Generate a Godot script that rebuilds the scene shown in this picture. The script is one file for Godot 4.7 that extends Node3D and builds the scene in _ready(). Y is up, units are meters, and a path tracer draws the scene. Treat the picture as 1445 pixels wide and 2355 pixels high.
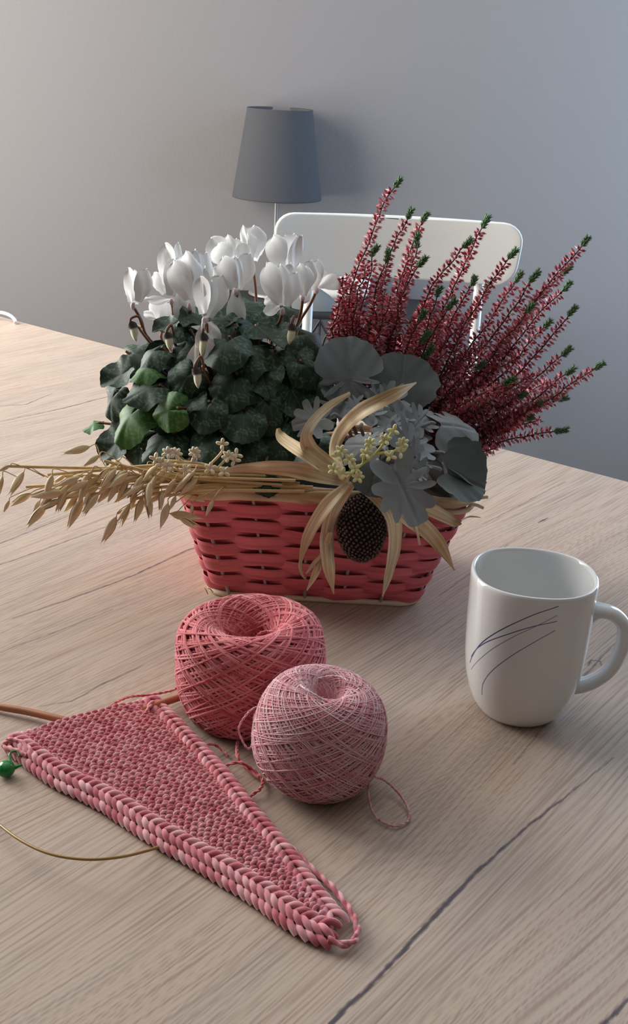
extends Node3D
# Yarn, knitting, a mug and a planted basket on an oak dining table. Units are metres, y is up.

const FOCAL := 2700.0          # focal length in pixels of the 1445 x 2355 frame
const TOP := 0.74              # height of the table top
var eye := Vector3(0, TOP + 0.44, 0)
var cr: Vector3                # the camera's right, up and forward
var cu: Vector3
var cf: Vector3
var rng := RandomNumberGenerator.new()
var noise := FastNoiseLite.new()
var mats := {}

# ---------------------------------------------------------------- mesh building
class Shape:
	var v := PackedVector3Array()
	var n := PackedVector3Array()
	var uv := PackedVector2Array()
	var c := PackedColorArray()
	var i := PackedInt32Array()

	func grid(rows: Array, closed := false, col := Color.WHITE, us := 1.0, vs := 1.0) -> void:
		var nr := rows.size()
		var nc: int = rows[0].size()
		var at := v.size()
		var wrap_to := nc if closed else nc - 1
		for r in nr:
			var row: PackedVector3Array = rows[r]
			var up: PackedVector3Array = rows[mini(r + 1, nr - 1)]
			var dn: PackedVector3Array = rows[maxi(r - 1, 0)]
			for k in nc:
				var kn := (k + 1) % nc if closed else mini(k + 1, nc - 1)
				var kp := (k + nc - 1) % nc if closed else maxi(k - 1, 0)
				var nn := (row[kn] - row[kp]).cross(up[k] - dn[k])
				if nn.length_squared() < 1e-22:
					var r2: PackedVector3Array = rows[mini(r + 1, nr - 1)] if r < nr / 2 else rows[maxi(r - 1, 0)]
					nn = (r2[kn] - r2[kp]).cross(up[k] - dn[k])
				v.append(row[k])
				n.append(nn.normalized() if nn.length_squared() > 1e-24 else Vector3.UP)
				uv.append(Vector2(us * k / float(wrap_to), vs * r / float(nr - 1)))
				c.append(col)
		for r in nr - 1:
			for k in wrap_to:
				var a := at + r * nc + k
				var b := at + r * nc + (k + 1) % nc
				i.append_array(PackedInt32Array([a, a + nc, b, b, a + nc, b + nc]))

	func tube(path: PackedVector3Array, rad: Variant, sides := 6, cols: Variant = Color.WHITE, flat := 1.0, ref := Vector3.ZERO) -> void:
		var np := path.size()
		var at := v.size()
		var x := Vector3.ZERO
		var along := 0.0
		for p in np:
			var t := (path[mini(p + 1, np - 1)] - path[maxi(p - 1, 0)]).normalized()
			if ref != Vector3.ZERO:
				x = ref - t * ref.dot(t)
			elif x == Vector3.ZERO:
				x = t.cross(Vector3(0.31, 0.93, 0.17))
			else:
				x = x - t * x.dot(t)
			x = x.normalized()
			var y := t.cross(x)
			var r: float = rad if rad is float else rad[p]
			var col: Color = cols if cols is Color else cols[p]
			if p > 0:
				along += path[p].distance_to(path[p - 1])
			for k in sides:
				var a := TAU * k / sides
				v.append(path[p] + (x * cos(a) * flat + y * sin(a)) * r)
				n.append((x * cos(a) / flat + y * sin(a)).normalized())
				uv.append(Vector2(float(k) / sides, along * 20.0))
				c.append(col)
		for p in np - 1:
			for k in sides:
				var a := at + p * sides + k
				var b := at + p * sides + (k + 1) % sides
				i.append_array(PackedInt32Array([a, a + sides, b, b, a + sides, b + sides]))
		for e in 2:
			var q := 0 if e == 0 else np - 1
			var nn := (path[1] - path[0]).normalized() * -1.0 if e == 0 else (path[np - 1] - path[np - 2]).normalized()
			var m := v.size()
			v.append(path[q]); n.append(nn); uv.append(Vector2.ZERO); c.append(cols if cols is Color else cols[q])
			for k in sides:
				v.append(v[at + q * sides + k]); n.append(nn); uv.append(Vector2.ZERO); c.append(c[m])
			for k in sides:
				var a := m + 1 + k
				var b := m + 1 + (k + 1) % sides
				i.append_array(PackedInt32Array([m, a, b] if e == 0 else [m, b, a]))

	func ball(xf: Transform3D, seg := 8, rings := 6, col := Color.WHITE, col2 := Color.WHITE, swirl := 0.0) -> void:
		var at := v.size()
		var inv := xf.basis.inverse().transposed()
		for r in rings + 1:
			var la := PI * (float(r) / rings - 0.5)
			for k in seg:
				var a := TAU * k / seg
				var p := Vector3(cos(a) * cos(la), sin(la), -sin(a) * cos(la))
				v.append(xf * p)
				n.append((inv * p).normalized())
				uv.append(Vector2(float(k) / seg, float(r) / rings))
				c.append(col if swirl == 0.0 else col.lerp(col2, 0.5 + 0.5 * sin(a * 2.0 + la * swirl)))
		for r in rings:
			for k in seg:
				var a := at + r * seg + k
				var b := at + r * seg + (k + 1) % seg
				i.append_array(PackedInt32Array([a, a + seg, b, b, a + seg, b + seg]))

	func lathe(profile: PackedVector2Array, seg: int, xf := Transform3D(), col := Color.WHITE) -> void:
		var rows := []
		for q in profile:
			var row := PackedVector3Array()
			for k in seg + 1:
				var a := TAU * k / seg
				row.append(xf * Vector3(q.x * cos(a), q.y, -q.x * sin(a)))
			rows.append(row)
		var at := n.size()
		grid(rows, false, col)
		for r in profile.size():
			var m := (n[at + r * (seg + 1)] + n[at + r * (seg + 1) + seg]).normalized()
			n[at + r * (seg + 1)] = m
			n[at + r * (seg + 1) + seg] = m

	func box(size: Vector3, xf := Transform3D(), bev := 0.003, col := Color.WHITE) -> void:
		bev = minf(bev, minf(size.x, minf(size.y, size.z)) * 0.45)
		var h := size / 2
		for ax in 3:
			for sg in [-1.0, 1.0]:
				var u := (ax + 1) % 3
				var w := (ax + 2) % 3
				var nn := Vector3.ZERO
				nn[ax] = sg
				var us := [-h[u], -h[u] + bev, h[u] - bev, h[u]]
				var ws := [-h[w], -h[w] + bev, h[w] - bev, h[w]]
				var rows := []
				for b in 4:
					var row := PackedVector3Array()
					for a in 4:
						var p := Vector3.ZERO
						p[u] = us[a]
						p[w] = ws[b]
						var e := (1 if a == 0 or a == 3 else 0) + (1 if b == 0 or b == 3 else 0)
						p[ax] = sg * (h[ax] - (bev if e > 0 else 0.0) * 0.3)
						if e > 0:
							p[u] = signf(p[u]) * (absf(p[u]) - bev * (0.3 if a == 0 or a == 3 else 0.0))
							p[w] = signf(p[w]) * (absf(p[w]) - bev * (0.3 if b == 0 or b == 3 else 0.0))
						row.append(xf * p)
					if sg < 0:
						row.reverse()
					rows.append(row)
				grid(rows, false, col)

	func add(o: Shape, xf: Transform3D, tint := Color.WHITE) -> void:
		var at := v.size()
		for k in o.v.size():
			v.append(xf * o.v[k])
			n.append((xf.basis * o.n[k]).normalized())
			c.append(o.c[k] * tint)
		uv.append_array(o.uv)
		for k in o.i:
			i.append(at + k)

	func mesh() -> ArrayMesh:
		var a := []
		a.resize(Mesh.ARRAY_MAX)
		a[Mesh.ARRAY_VERTEX] = v
		a[Mesh.ARRAY_NORMAL] = n
		a[Mesh.ARRAY_TEX_UV] = uv
		a[Mesh.ARRAY_COLOR] = c
		a[Mesh.ARRAY_INDEX] = i
		var m := ArrayMesh.new()
		m.add_surface_from_arrays(Mesh.PRIMITIVE_TRIANGLES, a)
		return m

# ---------------------------------------------------------------- nodes
func tag(o: Node3D, label: String, category := "", group := "", kind := "") -> Node3D:
	if label: o.set_meta("label", label)
	if category: o.set_meta("category", category)
	if group: o.set_meta("group", group)
	if kind: o.set_meta("kind", kind)
	return o

func numbered(called: String, parent: Node) -> String:
	if not parent.has_node(called): return called
	var k := 1
	while parent.has_node("%s_%03d" % [called, k]): k += 1
	return "%s_%03d" % [called, k]

func thing(called: String, at: Vector3, label: String, category: String, group := "") -> Node3D:
	var o := Node3D.new()
	o.name = numbered(called, self)
	add_child(o, true)
	o.position = at
	tag(o, label, category, group)
	return o

# a mesh whose points are in world places, under the root, a thing or a part
func put(called: String, s: Shape, m: Material, parent: Node3D = self) -> MeshInstance3D:
	return put_mesh(called, s.mesh(), m, parent, Transform3D())

func put_mesh(called: String, me: Mesh, m: Material, parent: Node3D, world: Transform3D) -> MeshInstance3D:
	var o := MeshInstance3D.new()
	o.name = numbered(called, parent)
	o.mesh = me
	o.material_override = m
	parent.add_child(o, true)
	var base := Transform3D()
	var q: Node = parent
	while q != self:
		base = q.transform * base
		q = q.get_parent()
	o.transform = base.affine_inverse() * world
	return o

func mat(called: String, col: Color, rough := 0.7, vcol := false) -> StandardMaterial3D:
	var m := StandardMaterial3D.new()
	m.resource_name = called
	m.albedo_color = col
	m.roughness = rough
	m.vertex_color_use_as_albedo = vcol
	mats[called] = m
	return m

func rgb(r: float, g: float, b: float) -> Color:
	return Color(r / 255.0, g / 255.0, b / 255.0)

func lin(r: float, g: float, b: float) -> Color:
	return rgb(r, g, b).srgb_to_linear()

# ---------------------------------------------------------------- places
func ray(px: float, py: float) -> Vector3:
	return cr * ((px - 722.5) / FOCAL) + cu * ((1177.5 - py) / FOCAL) + cf

func spot(px: float, py: float, d: float) -> Vector3:
	return eye + ray(px, py) * d

func on_table(px: float, py: float, h := 0.0) -> Vector3:
	var r := ray(px, py)
	return eye + r * ((TOP + h - eye.y) / r.y)

# a frame whose y runs from one point to the other and whose z leans by (nx, ny) from facing the viewer
func sheet_frame(a: Vector2, b: Vector2, d: float, nx: float, ny: float) -> Transform3D:
	var dir := (cr * (b.x - a.x) - cu * (b.y - a.y)).normalized()
	var nn := (-cf + cr * nx + cu * ny).normalized()
	var y := (dir - nn * dir.dot(nn)).normalized()
	var s := a.distance_to(b) * d / FOCAL / maxf(y.dot(dir), 0.4)
	return Transform3D(Basis(y.cross(nn) * s, y * s, nn * s), spot(a.x, a.y, d))

func smooth_path(pts: Array, steps := 6) -> PackedVector3Array:
	var out := PackedVector3Array()
	var k := pts.size()
	for q in k - 1:
		var a: Vector3 = pts[q]
		var b: Vector3 = pts[q + 1]
		var pre: Vector3 = pts[maxi(q - 1, 0)]
		var post: Vector3 = pts[mini(q + 2, k - 1)]
		for s in steps:
			out.append(a.cubic_interpolate(b, pre, post, s / float(steps)))
	out.append(pts[k - 1])
	return out

func ramp(vals: Array, t: float) -> float:
	var x := clampf(t, 0, 1) * (vals.size() - 1)
	var k := mini(int(x), vals.size() - 2)
	var s := x - k
	s = s * s * (3 - 2 * s)
	return lerpf(vals[k], vals[k + 1], s)

# ---------------------------------------------------------------- pictures for materials
func picture(w: int, h: int, data: PackedByteArray) -> ImageTexture:
	return ImageTexture.create_from_image(Image.create_from_data(w, h, false, Image.FORMAT_RGB8, data))

func noise_map(freq: float, size := 256, normal := false, strength := 4.0, oct := 3) -> NoiseTexture2D:
	var t := NoiseTexture2D.new()
	t.width = size; t.height = size; t.seamless = true
	var nz := FastNoiseLite.new()
	nz.frequency = freq; nz.fractal_octaves = oct; nz.seed = 7
	t.noise = nz
	t.as_normal_map = normal
	t.bump_strength = strength
	return t

func streaks(w: int, h: int, lo: Color, hi: Color, fine: float, long: float) -> ImageTexture:
	var d := PackedByteArray()
	d.resize(w * h * 3)
	var k := 0
	for y in h:
		for x in w:
			var q := noise.get_noise_3d(x * fine, y * long, 50.0) * 1.1 + noise.get_noise_3d(x * fine * 3.1, y * long * 2.0, 90.0) * 0.6
			var c := lo.lerp(hi, clampf(0.5 + q, 0, 1))
			d[k] = int(c.r * 255); d[k + 1] = int(c.g * 255); d[k + 2] = int(c.b * 255)
			k += 3
	return picture(w, h, d)

func _ready() -> void:
	rng.seed = 11
	noise.seed = 3
	noise.frequency = 0.01
	noise.fractal_octaves = 2
	# camera, sky, window light, exposure
	var pitch := deg_to_rad(21.5)
	var roll := deg_to_rad(3.0)
	var up0 := Vector3(0, cos(pitch), -sin(pitch))
	cf = Vector3(0, -sin(pitch), -cos(pitch))
	cr = Vector3.RIGHT * cos(roll) + up0 * sin(roll)
	cu = -Vector3.RIGHT * sin(roll) + up0 * cos(roll)
	var cam := Camera3D.new()
	cam.name = "camera"
	cam.transform = Transform3D(Basis(cr, cu, -cf), eye)
	cam.fov = rad_to_deg(2 * atan(1177.5 / FOCAL))
	cam.near = 0.02
	cam.far = 60
	add_child(cam)
	cam.current = true
	var env := Environment.new()
	env.background_mode = Environment.BG_SKY
	var sky := Sky.new()
	var sm := ProceduralSkyMaterial.new()
	sm.sky_top_color = Color(0.72, 0.78, 0.86)
	sm.sky_horizon_color = Color(0.86, 0.88, 0.9)
	sm.ground_bottom_color = Color(0.4, 0.4, 0.38)
	sm.ground_horizon_color = Color(0.7, 0.7, 0.7)
	sky.sky_material = sm
	env.sky = sky
	env.background_energy_multiplier = 1.0
	env.tonemap_mode = Environment.TONE_MAPPER_LINEAR
	env.tonemap_exposure = 1.12
	env.sdfgi_enabled = true
	env.ssao_enabled = true
	env.ssil_enabled = true
	var we := WorldEnvironment.new()
	we.name = "environment"
	we.environment = env
	add_child(we)
	window_light("window_light_left", Vector3(-1.50, 1.35, -1.9), Vector3.RIGHT, Vector2(1.5, 1.7), 8.0, Color(1.0, 0.99, 0.97))
	window_light("window_light_right", Vector3(1.30, 1.35, -2.3), Vector3.LEFT, Vector2(1.0, 1.7), 3.4, Color(0.74, 0.87, 1.0))
	materials()
	room()
	dining_table()
	chair()
	background_things()
	basket()
	cyclamen()
	heather()
	dusty_miller()
	oats()
	bow()
	seed_head()
	berries()
	mug()
	coral_yarn()
	pink_yarn()
	knitting()
	needles()

func window_light(called: String, at: Vector3, towards: Vector3, size: Vector2, energy: float, col: Color) -> void:
	var l := AreaLight3D.new()
	l.name = called
	l.area_size = size
	l.light_energy = energy
	l.light_color = col
	l.area_range = 12.0
	l.area_attenuation = 2.0
	l.shadow_enabled = true
	add_child(l)
	l.look_at_from_position(at, at + towards, Vector3.UP)

func materials() -> void:
	var m := mat("wall paint", rgb(116, 112, 111), 0.9)
	m.normal_enabled = true; m.normal_texture = noise_map(0.08, 256, true, 2.0); m.normal_scale = 0.15
	m.uv1_triplanar = true; m.uv1_world_triplanar = true; m.uv1_scale = Vector3.ONE * 6
	mat("ceiling paint", rgb(232, 231, 229), 0.95)
	mat("floor wood", rgb(96, 78, 64), 0.5)
	mat("white frame", rgb(235, 235, 235), 0.4)
	m = mat("pane", Color(1, 1, 1, 0.04), 0.02)
	m.transparency = BaseMaterial3D.TRANSPARENCY_ALPHA
	mat("white lacquer", rgb(226, 225, 221), 0.35)
	m = mat("lamp fabric", rgb(60, 60, 63), 0.95)
	m.normal_enabled = true; m.normal_texture = noise_map(0.2, 256, true, 3.0); m.normal_scale = 0.3
	m.uv1_scale = Vector3(6, 3, 1)
	mat("lamp lining", rgb(84, 84, 86), 0.9)
	m = mat("brushed steel", rgb(128, 126, 124), 0.5); m.metallic = 0.6
	mat("black iron", rgb(26, 26, 28), 0.5)
	mat("grey cloth", rgb(96, 98, 98), 0.95)
	mat("cream cloth", rgb(222, 216, 204), 0.95)
	mat("white cable", rgb(232, 230, 228), 0.4)
	m = mat("wood chip", Color.WHITE, 0.62, true)
	m.albedo_texture = streaks(64, 512, Color(0.86, 0.84, 0.84), Color(1, 1, 1), 6.0, 0.5)
	m = mat("pale reed", Color.WHITE, 0.65, true)
	mat("stake", rgb(168, 146, 142), 0.7)
	mat("liner", rgb(22, 20, 20), 0.6)
	mat("soil", rgb(38, 28, 22), 1.0)
	m = mat("petal", rgb(250, 250, 249), 0.6); m.backlight = Color(0.95, 0.95, 0.96)
	mat("receptacle", rgb(214, 188, 196), 0.6)
	mat("flower stem", rgb(122, 84, 60), 0.6)
	m = mat("bud", Color.WHITE, 0.6, true)
	m = mat("leaf", Color(0.86, 0.88, 0.86), 0.6); m.albedo_texture = leaf_picture(false); m.backlight = Color(0.25, 0.5, 0.16)
	m = mat("young leaf", Color(0.9, 0.95, 0.85), 0.6); m.albedo_texture = leaf_picture(true); m.backlight = Color(0.5, 0.95, 0.2)
	mat("heather stem", rgb(84, 52, 42), 0.8)
	m = mat("floret", Color.WHITE, 0.5, true); m.backlight = Color(0.5, 0.4, 0.4)
	mat("heather tip", rgb(90, 128, 80), 0.6)
	m = mat("felted leaf", rgb(146, 150, 152), 1.0, true); m.rim_enabled = true; m.rim = 0.6
	m.normal_enabled = true; m.normal_texture = noise_map(0.06, 256, true, 3.0); m.normal_scale = 0.4
	m = mat("straw", Color.WHITE, 0.6, true); m.backlight = Color(0.3, 0.26, 0.18)
	m = mat("husk", Color.WHITE, 0.6, true); m.backlight = Color(0.5, 0.42, 0.3)
	m.albedo_texture = streaks(64, 256, Color(0.86, 0.82, 0.74), Color(1, 1, 1), 9.0, 0.7)
	mat("seed", rgb(84, 58, 50), 0.32)
	mat("seed core", rgb(24, 16, 14), 0.9)
	m = mat("berry", Color.WHITE, 0.45, true)
	m = mat("yarn", Color.WHITE, 0.95, true); m.rim_enabled = true; m.rim = 0.5
	mat("bamboo", rgb(166, 106, 72), 0.4)
	mat("needle cord", rgb(160, 126, 66), 0.3)
	m = mat("green bead", rgb(20, 120, 48), 0.15)

# a cyclamen leaf: dark with a marbled silver zone and pale veins
func leaf_picture(young: bool) -> ImageTexture:
	var w := 256
	var d := PackedByteArray()
	d.resize(w * w * 3)
	var k := 0
	var dark := rgb(46, 92, 26) if young else rgb(22, 50, 26)
	var pale := rgb(96, 138, 70) if young else rgb(108, 136, 116)
	for y in w:
		for x in w:
			var p := Vector2(x / 127.5 - 1.0, y / 127.5 - 1.0)
			var q := p - Vector2(0, -0.55)
			var r := p.length() + noise.get_noise_2d(x * 2.2, y * 2.2) * 0.35
			var zone := exp(-pow((r - 0.62) / 0.14, 2)) * (0.5 + noise.get_noise_2d(x * 5.0 + 900, y * 5.0))
			var an := atan2(q.x, q.y)
			var vein := 0.0
			for b in [-1.7, -1.0, -0.5, 0.0, 0.5, 1.0, 1.7]:
				vein = maxf(vein, exp(-pow((an - b - noise.get_noise_2d(x * 1.5, b * 70) * 0.2) * q.length() / 0.022, 2)) * 0.5)
			var branch: float = exp(-pow(noise.get_noise_2d(x * 3.0, y * 3.0 + 400) / 0.05, 2)) * 0.22
			var c := dark.lerp(pale, clampf(zone * 0.8 + vein + branch, 0, 0.9))
			c = c
			d[k] = int(c.r * 255); d[k + 1] = int(c.g * 255); d[k + 2] = int(c.b * 255)
			k += 3
	return picture(w, w, d)

# ---------------------------------------------------------------- the room
func slab(called: String, lo: Vector3, hi: Vector3, m: Material, parent: Node3D = self) -> MeshInstance3D:
	var s := Shape.new()
	s.box(hi - lo, Transform3D(Basis(), (lo + hi) / 2), 0.002)
	var o := put(called, s, m, parent)
	if parent == self: tag(o, "", "", "", "structure")
	return o

func room() -> void:
	var x0 := -1.55
	var x1 := 1.35
	var z0 := -2.95
	var z1 := 2.0
	var y1 := 2.55
	tag(slab("floor", Vector3(x0 - .2, -.1, z0 - .2), Vector3(x1 + .2, 0, z1 + .2), mats["floor wood"]), "brown wooden floor under the table and chair", "floor")
	tag(slab("ceiling", Vector3(x0 - .2, y1, z0 - .2), Vector3(x1 + .2, y1 + .1, z1 + .2), mats["ceiling paint"]), "white ceiling above the dining room", "ceiling")
	tag(slab("wall_back", Vector3(x0 - .2, 0, z0 - .2), Vector3(x1 + .2, y1, z0), mats["wall paint"]), "plain grey painted wall behind the lamp and white chair", "wall")
	tag(slab("wall_front", Vector3(x0 - .2, 0, z1), Vector3(x1 + .2, y1, z1 + .2), mats["wall paint"]), "plain grey wall behind the viewer", "wall")
	side_wall("wall_left", "window_1", x0 - .2, x0, z0, z1, -2.7, -1.1, "grey wall on the left with a large window in it", "white framed window in the left wall beside the table")
	side_wall("wall_right", "window_2", x1, x1 + .2, z0, z1, -2.85, -1.75, "grey wall on the right with a window in it", "white framed window in the right wall beside the table")

func side_wall(called: String, win: String, xa: float, xb: float, z0: float, z1: float, wa: float, wb: float, label: String, wlabel: String) -> void:
	var ya := 0.35
	var yb := 2.15
	var s := Shape.new()
	for q in [[Vector3(xa, 0, z0), Vector3(xb, ya, z1)], [Vector3(xa, yb, z0), Vector3(xb, 2.55, z1)], [Vector3(xa, ya, z0), Vector3(xb, yb, wa)], [Vector3(xa, ya, wb), Vector3(xb, yb, z1)]]:
		s.box(q[1] - q[0], Transform3D(Basis(), (q[0] + q[1]) / 2), 0.001)
	tag(put(called, s, mats["wall paint"]), label, "wall", "", "structure")
	var x := (xa + xb) / 2
	var o := thing(win, Vector3(x, ya, (wa + wb) / 2), wlabel, "window")
	o.set_meta("kind", "structure")
	var f := Shape.new()
	var cz := (wa + wb) / 2
	for q in [[Vector3(.06, .06, wb - wa), Vector3(x, ya + .03, cz)], [Vector3(.06, .06, wb - wa), Vector3(x, yb - .03, cz)], [Vector3(.06, yb - ya, .06), Vector3(x, (ya + yb) / 2, wa + .03)], [Vector3(.06, yb - ya, .06), Vector3(x, (ya + yb) / 2, wb - .03)], [Vector3(.06, yb - ya, .08), Vector3(x, (ya + yb) / 2, cz)]]:
		f.box(q[0], Transform3D(Basis(), q[1]), 0.006)
	put("window_frame", f, mats["white frame"], o)
	for k in 2:
		var g := Shape.new()
		var za := wa + .05 if k == 0 else cz + .03
		var zb := cz - .03 if k == 0 else wb - .05
		g.box(Vector3(.006, yb - ya - .1, zb - za), Transform3D(Basis(), Vector3(x, (ya + yb) / 2, (za + zb) / 2)), 0.001)
		put("pane", g, mats["pane"], o)

# ---------------------------------------------------------------- the table
var edge_at: Vector3
var edge_a: Vector3            # along the far edge
var edge_b: Vector3            # along the grain, towards the viewer
const A0 := -0.12
const A1 := 1.75
const B1 := 1.15

func grain_place(p: Vector3) -> Vector2:
	var q := p - edge_at
	return Vector2((q.dot(edge_b)) / B1, (q.dot(edge_a) - A0) / (A1 - A0))

func wood_picture() -> ImageTexture:
	var w := 1024
	var h := 2048
	var d := PackedByteArray()
	d.resize(w * h * 3)
	var wn := FastNoiseLite.new()
	wn.seed = 21; wn.frequency = 1.0; wn.fractal_octaves = 2
	var fn := FastNoiseLite.new()
	fn.seed = 5; fn.frequency = 1.0; fn.fractal_octaves = 1
	var base := rgb(197, 177, 160)
	var dark := rgb(136, 112, 96)
	var grey := rgb(182, 165, 151)
	# printed cracks and knots, as polylines on the table with widths in metres
	var cracks := [
		[[760, 2355, 2.6], [880, 2238, 2.4], [960, 2152, 2.2], [1038, 2065, 2.8], [1110, 1993, 1.8], [1200, 1912, 1.6], [1300, 1833, 1.2], [1352, 1790, 0.7], [1412, 1743, 0.7]],
		[[1385, 2360, 2.2], [1415, 2330, 2.0], [1450, 2292, 1.4]],
		[[30, 1422, 0.7], [160, 1378, 1.1], [250, 1345, 1.4], [310, 1322, 1.6], [430, 1266, 1.4], [520, 1232, .8]],
		[[0, 1299, 1.0], [130, 1253, 1.1], [271, 1202, 0.9], [380, 1160, 0.5]],
		[[-20, 1258, 1.0], [60, 1226, 1.2], [160, 1186, 1.0], [240, 1158, .5]],
		[[-20, 974, 1.4], [60, 957, 1.2], [150, 938, 1.6], [232, 916, 1.6], [300, 900, .8]],
		[[-20, 935, 0.8], [60, 930, 1.4], [120, 905, 0.8]],
		[[1180, 1760, 0.3], [1330, 1570, 0.9], [1358, 1540, 1.2], [1395, 1500, 0.8], [1425, 1470, 0.6], [1450, 1415, 1.6]],
		[[1352, 1530, 1.0], [1360, 1518, 1.4], [1380, 1520, 1.2], [1384, 1532, 0.8]],
		[[1238, 1202, 1.5], [1250, 1196, 2.4], [1262, 1191, 1.0]],
		[[1010, 1370, .5], [1120, 1290, .7], [1170, 1252, .4]],
		[[90, 1625, .3], [165, 1612, .8], [240, 1572, .9], [330, 1530, .4]],
		[[0, 1500, .3], [120, 1456, .7], [260, 1402, .4]],
		[[1050, 1240, .4], [1180, 1170, .8], [1300, 1108, .5]]]
	var lines := []
	for c in cracks:
		for q in c.size() - 1:
			var a := grain_place(on_table(c[q][0], c[q][1]))
			var b := grain_place(on_table(c[q + 1][0], c[q + 1][1]))
			lines.append([Vector2(a.x * B1, a.y * (A1 - A0)), Vector2(b.x * B1, b.y * (A1 - A0)), c[q][2] * 0.00042, c[q + 1][2] * 0.00042])
	var k := 0
	for y in h:
		var vv := (y + 0.5) / h * (A1 - A0)
		for x in w:
			var uu := (x + 0.5) / w * B1
			var bend := wn.get_noise_2d(uu * 1.1, vv * 3.0) * 0.028
			var q := vv + bend
			var band := wn.get_noise_2d(uu * 0.7, q * 22.0)
			var ring := sin(q * 1800.0 + wn.get_noise_2d(uu * 2.2, vv * 16.0 + 70.0) * 9.0)
			var pore := fn.get_noise_2d(uu * 9.0, q * 620.0)
			var line := maxf(ring, 0.0) * (0.35 + 0.65 * clampf(band + 0.35, 0, 1))
			var c := base.lerp(grey, clampf(0.5 + band, 0, 1))
			c = c.lerp(dark, clampf(line * 0.32 + maxf(pore, 0.0) * 0.6 + maxf(-band, 0.0) * 0.25, 0, 0.85))
			d[k] = int(c.r * 255); d[k + 1] = int(c.g * 255); d[k + 2] = int(c.b * 255)
			k += 3
	var ink := rgb(78, 68, 72)
	for l in lines:
		var a: Vector2 = l[0]
		var b: Vector2 = l[1]
		var n := int(maxf(absf(b.x - a.x) * w / B1, absf(b.y - a.y) * h / (A1 - A0)) * 2) + 2
		for s in n:
			var t := s / float(n - 1)
			var p := a.lerp(b, t)
			var r: float = lerpf(l[2], l[3], t)
			p.y += wn.get_noise_2d(p.x * 40.0, 9.0) * 0.0008
			var py := p.y / (A1 - A0) * h
			var pr: float = r / (A1 - A0) * h * (1.0 + wn.get_noise_2d(p.x * 90.0, 31.0) * 0.5)
			var px := int(p.x / B1 * w)
			if px < 0 or px >= w: continue
			for yy in range(int(py - pr - 2), int(py + pr + 3)):
				if yy < 0 or yy >= h: continue
				var cov := clampf(pr + 0.5 - absf(yy + 0.5 - py), 0, 1) * clampf(0.35 + pr * 0.5, 0.0, 0.9)
				var at := (yy * w + px) * 3
				var old := Color(d[at] / 255.0, d[at + 1] / 255.0, d[at + 2] / 255.0)
				var c := old.lerp(ink, cov) if old.get_luminance() > ink.get_luminance() + 0.02 else old
				d[at] = int(c.r * 255); d[at + 1] = int(c.g * 255); d[at + 2] = int(c.b * 255)
	return picture(w, h, d)

func dining_table() -> void:
	edge_at = on_table(0, 727)
	edge_a = (on_table(1445, 1107) - edge_at).normalized()
	edge_b = Vector3(-edge_a.z, 0, edge_a.x)
	if edge_b.z < 0: edge_b = -edge_b
	var m := mat("oak", Color.WHITE, 0.42)
	m.albedo_texture = wood_picture()
	m.metallic_specular = 0.4
	var basis := Basis(edge_a, Vector3.UP, edge_a.cross(Vector3.UP))
	var mid := edge_at + edge_a * (A0 + A1) / 2 + edge_b * B1 / 2
	var o := thing("dining_table", Vector3(mid.x, 0, mid.z), "large dining table with a pale oak top and dark cracks along the grain", "table")
	var s := Shape.new()
	s.box(Vector3(A1 - A0, 0.036, B1), Transform3D(basis, mid + Vector3.DOWN * 0.018), 0.002)
	for k in s.v.size():
		s.uv[k] = grain_place(s.v[k])
	put("tabletop", s, m, o)
	var ap := Shape.new()
	for q in [[0.0, -0.42, 1.7, 0.02], [0.0, 0.42, 1.7, 0.02], [-0.86, 0.0, 0.02, 0.84], [0.86, 0.0, 0.02, 0.84]]:
		ap.box(Vector3(q[2], 0.07, q[3]), Transform3D(basis, mid + basis * Vector3(q[0], -0.071, q[1])), 0.002)
	put("apron", ap, mats["white lacquer"], o)
	for q in [[-0.88, -0.45], [-0.88, 0.45], [0.88, -0.45], [0.88, 0.45]]:
		var g := Shape.new()
		g.box(Vector3(0.07, TOP - 0.036, 0.07), Transform3D(basis, mid + basis * Vector3(q[0], -0.036 - (TOP - 0.036) / 2, q[1])), 0.004)
		put("leg", g, mats["white lacquer"], o)
	# a white cable that lies over the far left edge of the table
	var cb := Shape.new()
	cb.tube(smooth_path([on_table(-120, 735, .003), on_table(-60, 724, .006), on_table(-20, 719, .010), on_table(4, 719, .012), on_table(22, 725, .010), on_table(33, 734, .006), on_table(36, 742, .0028)]), 0.0028, 8)
	tag(put("white_cable", cb, mats["white cable"]), "thin white cable looped at the far left corner of the table top", "cable")

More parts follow.
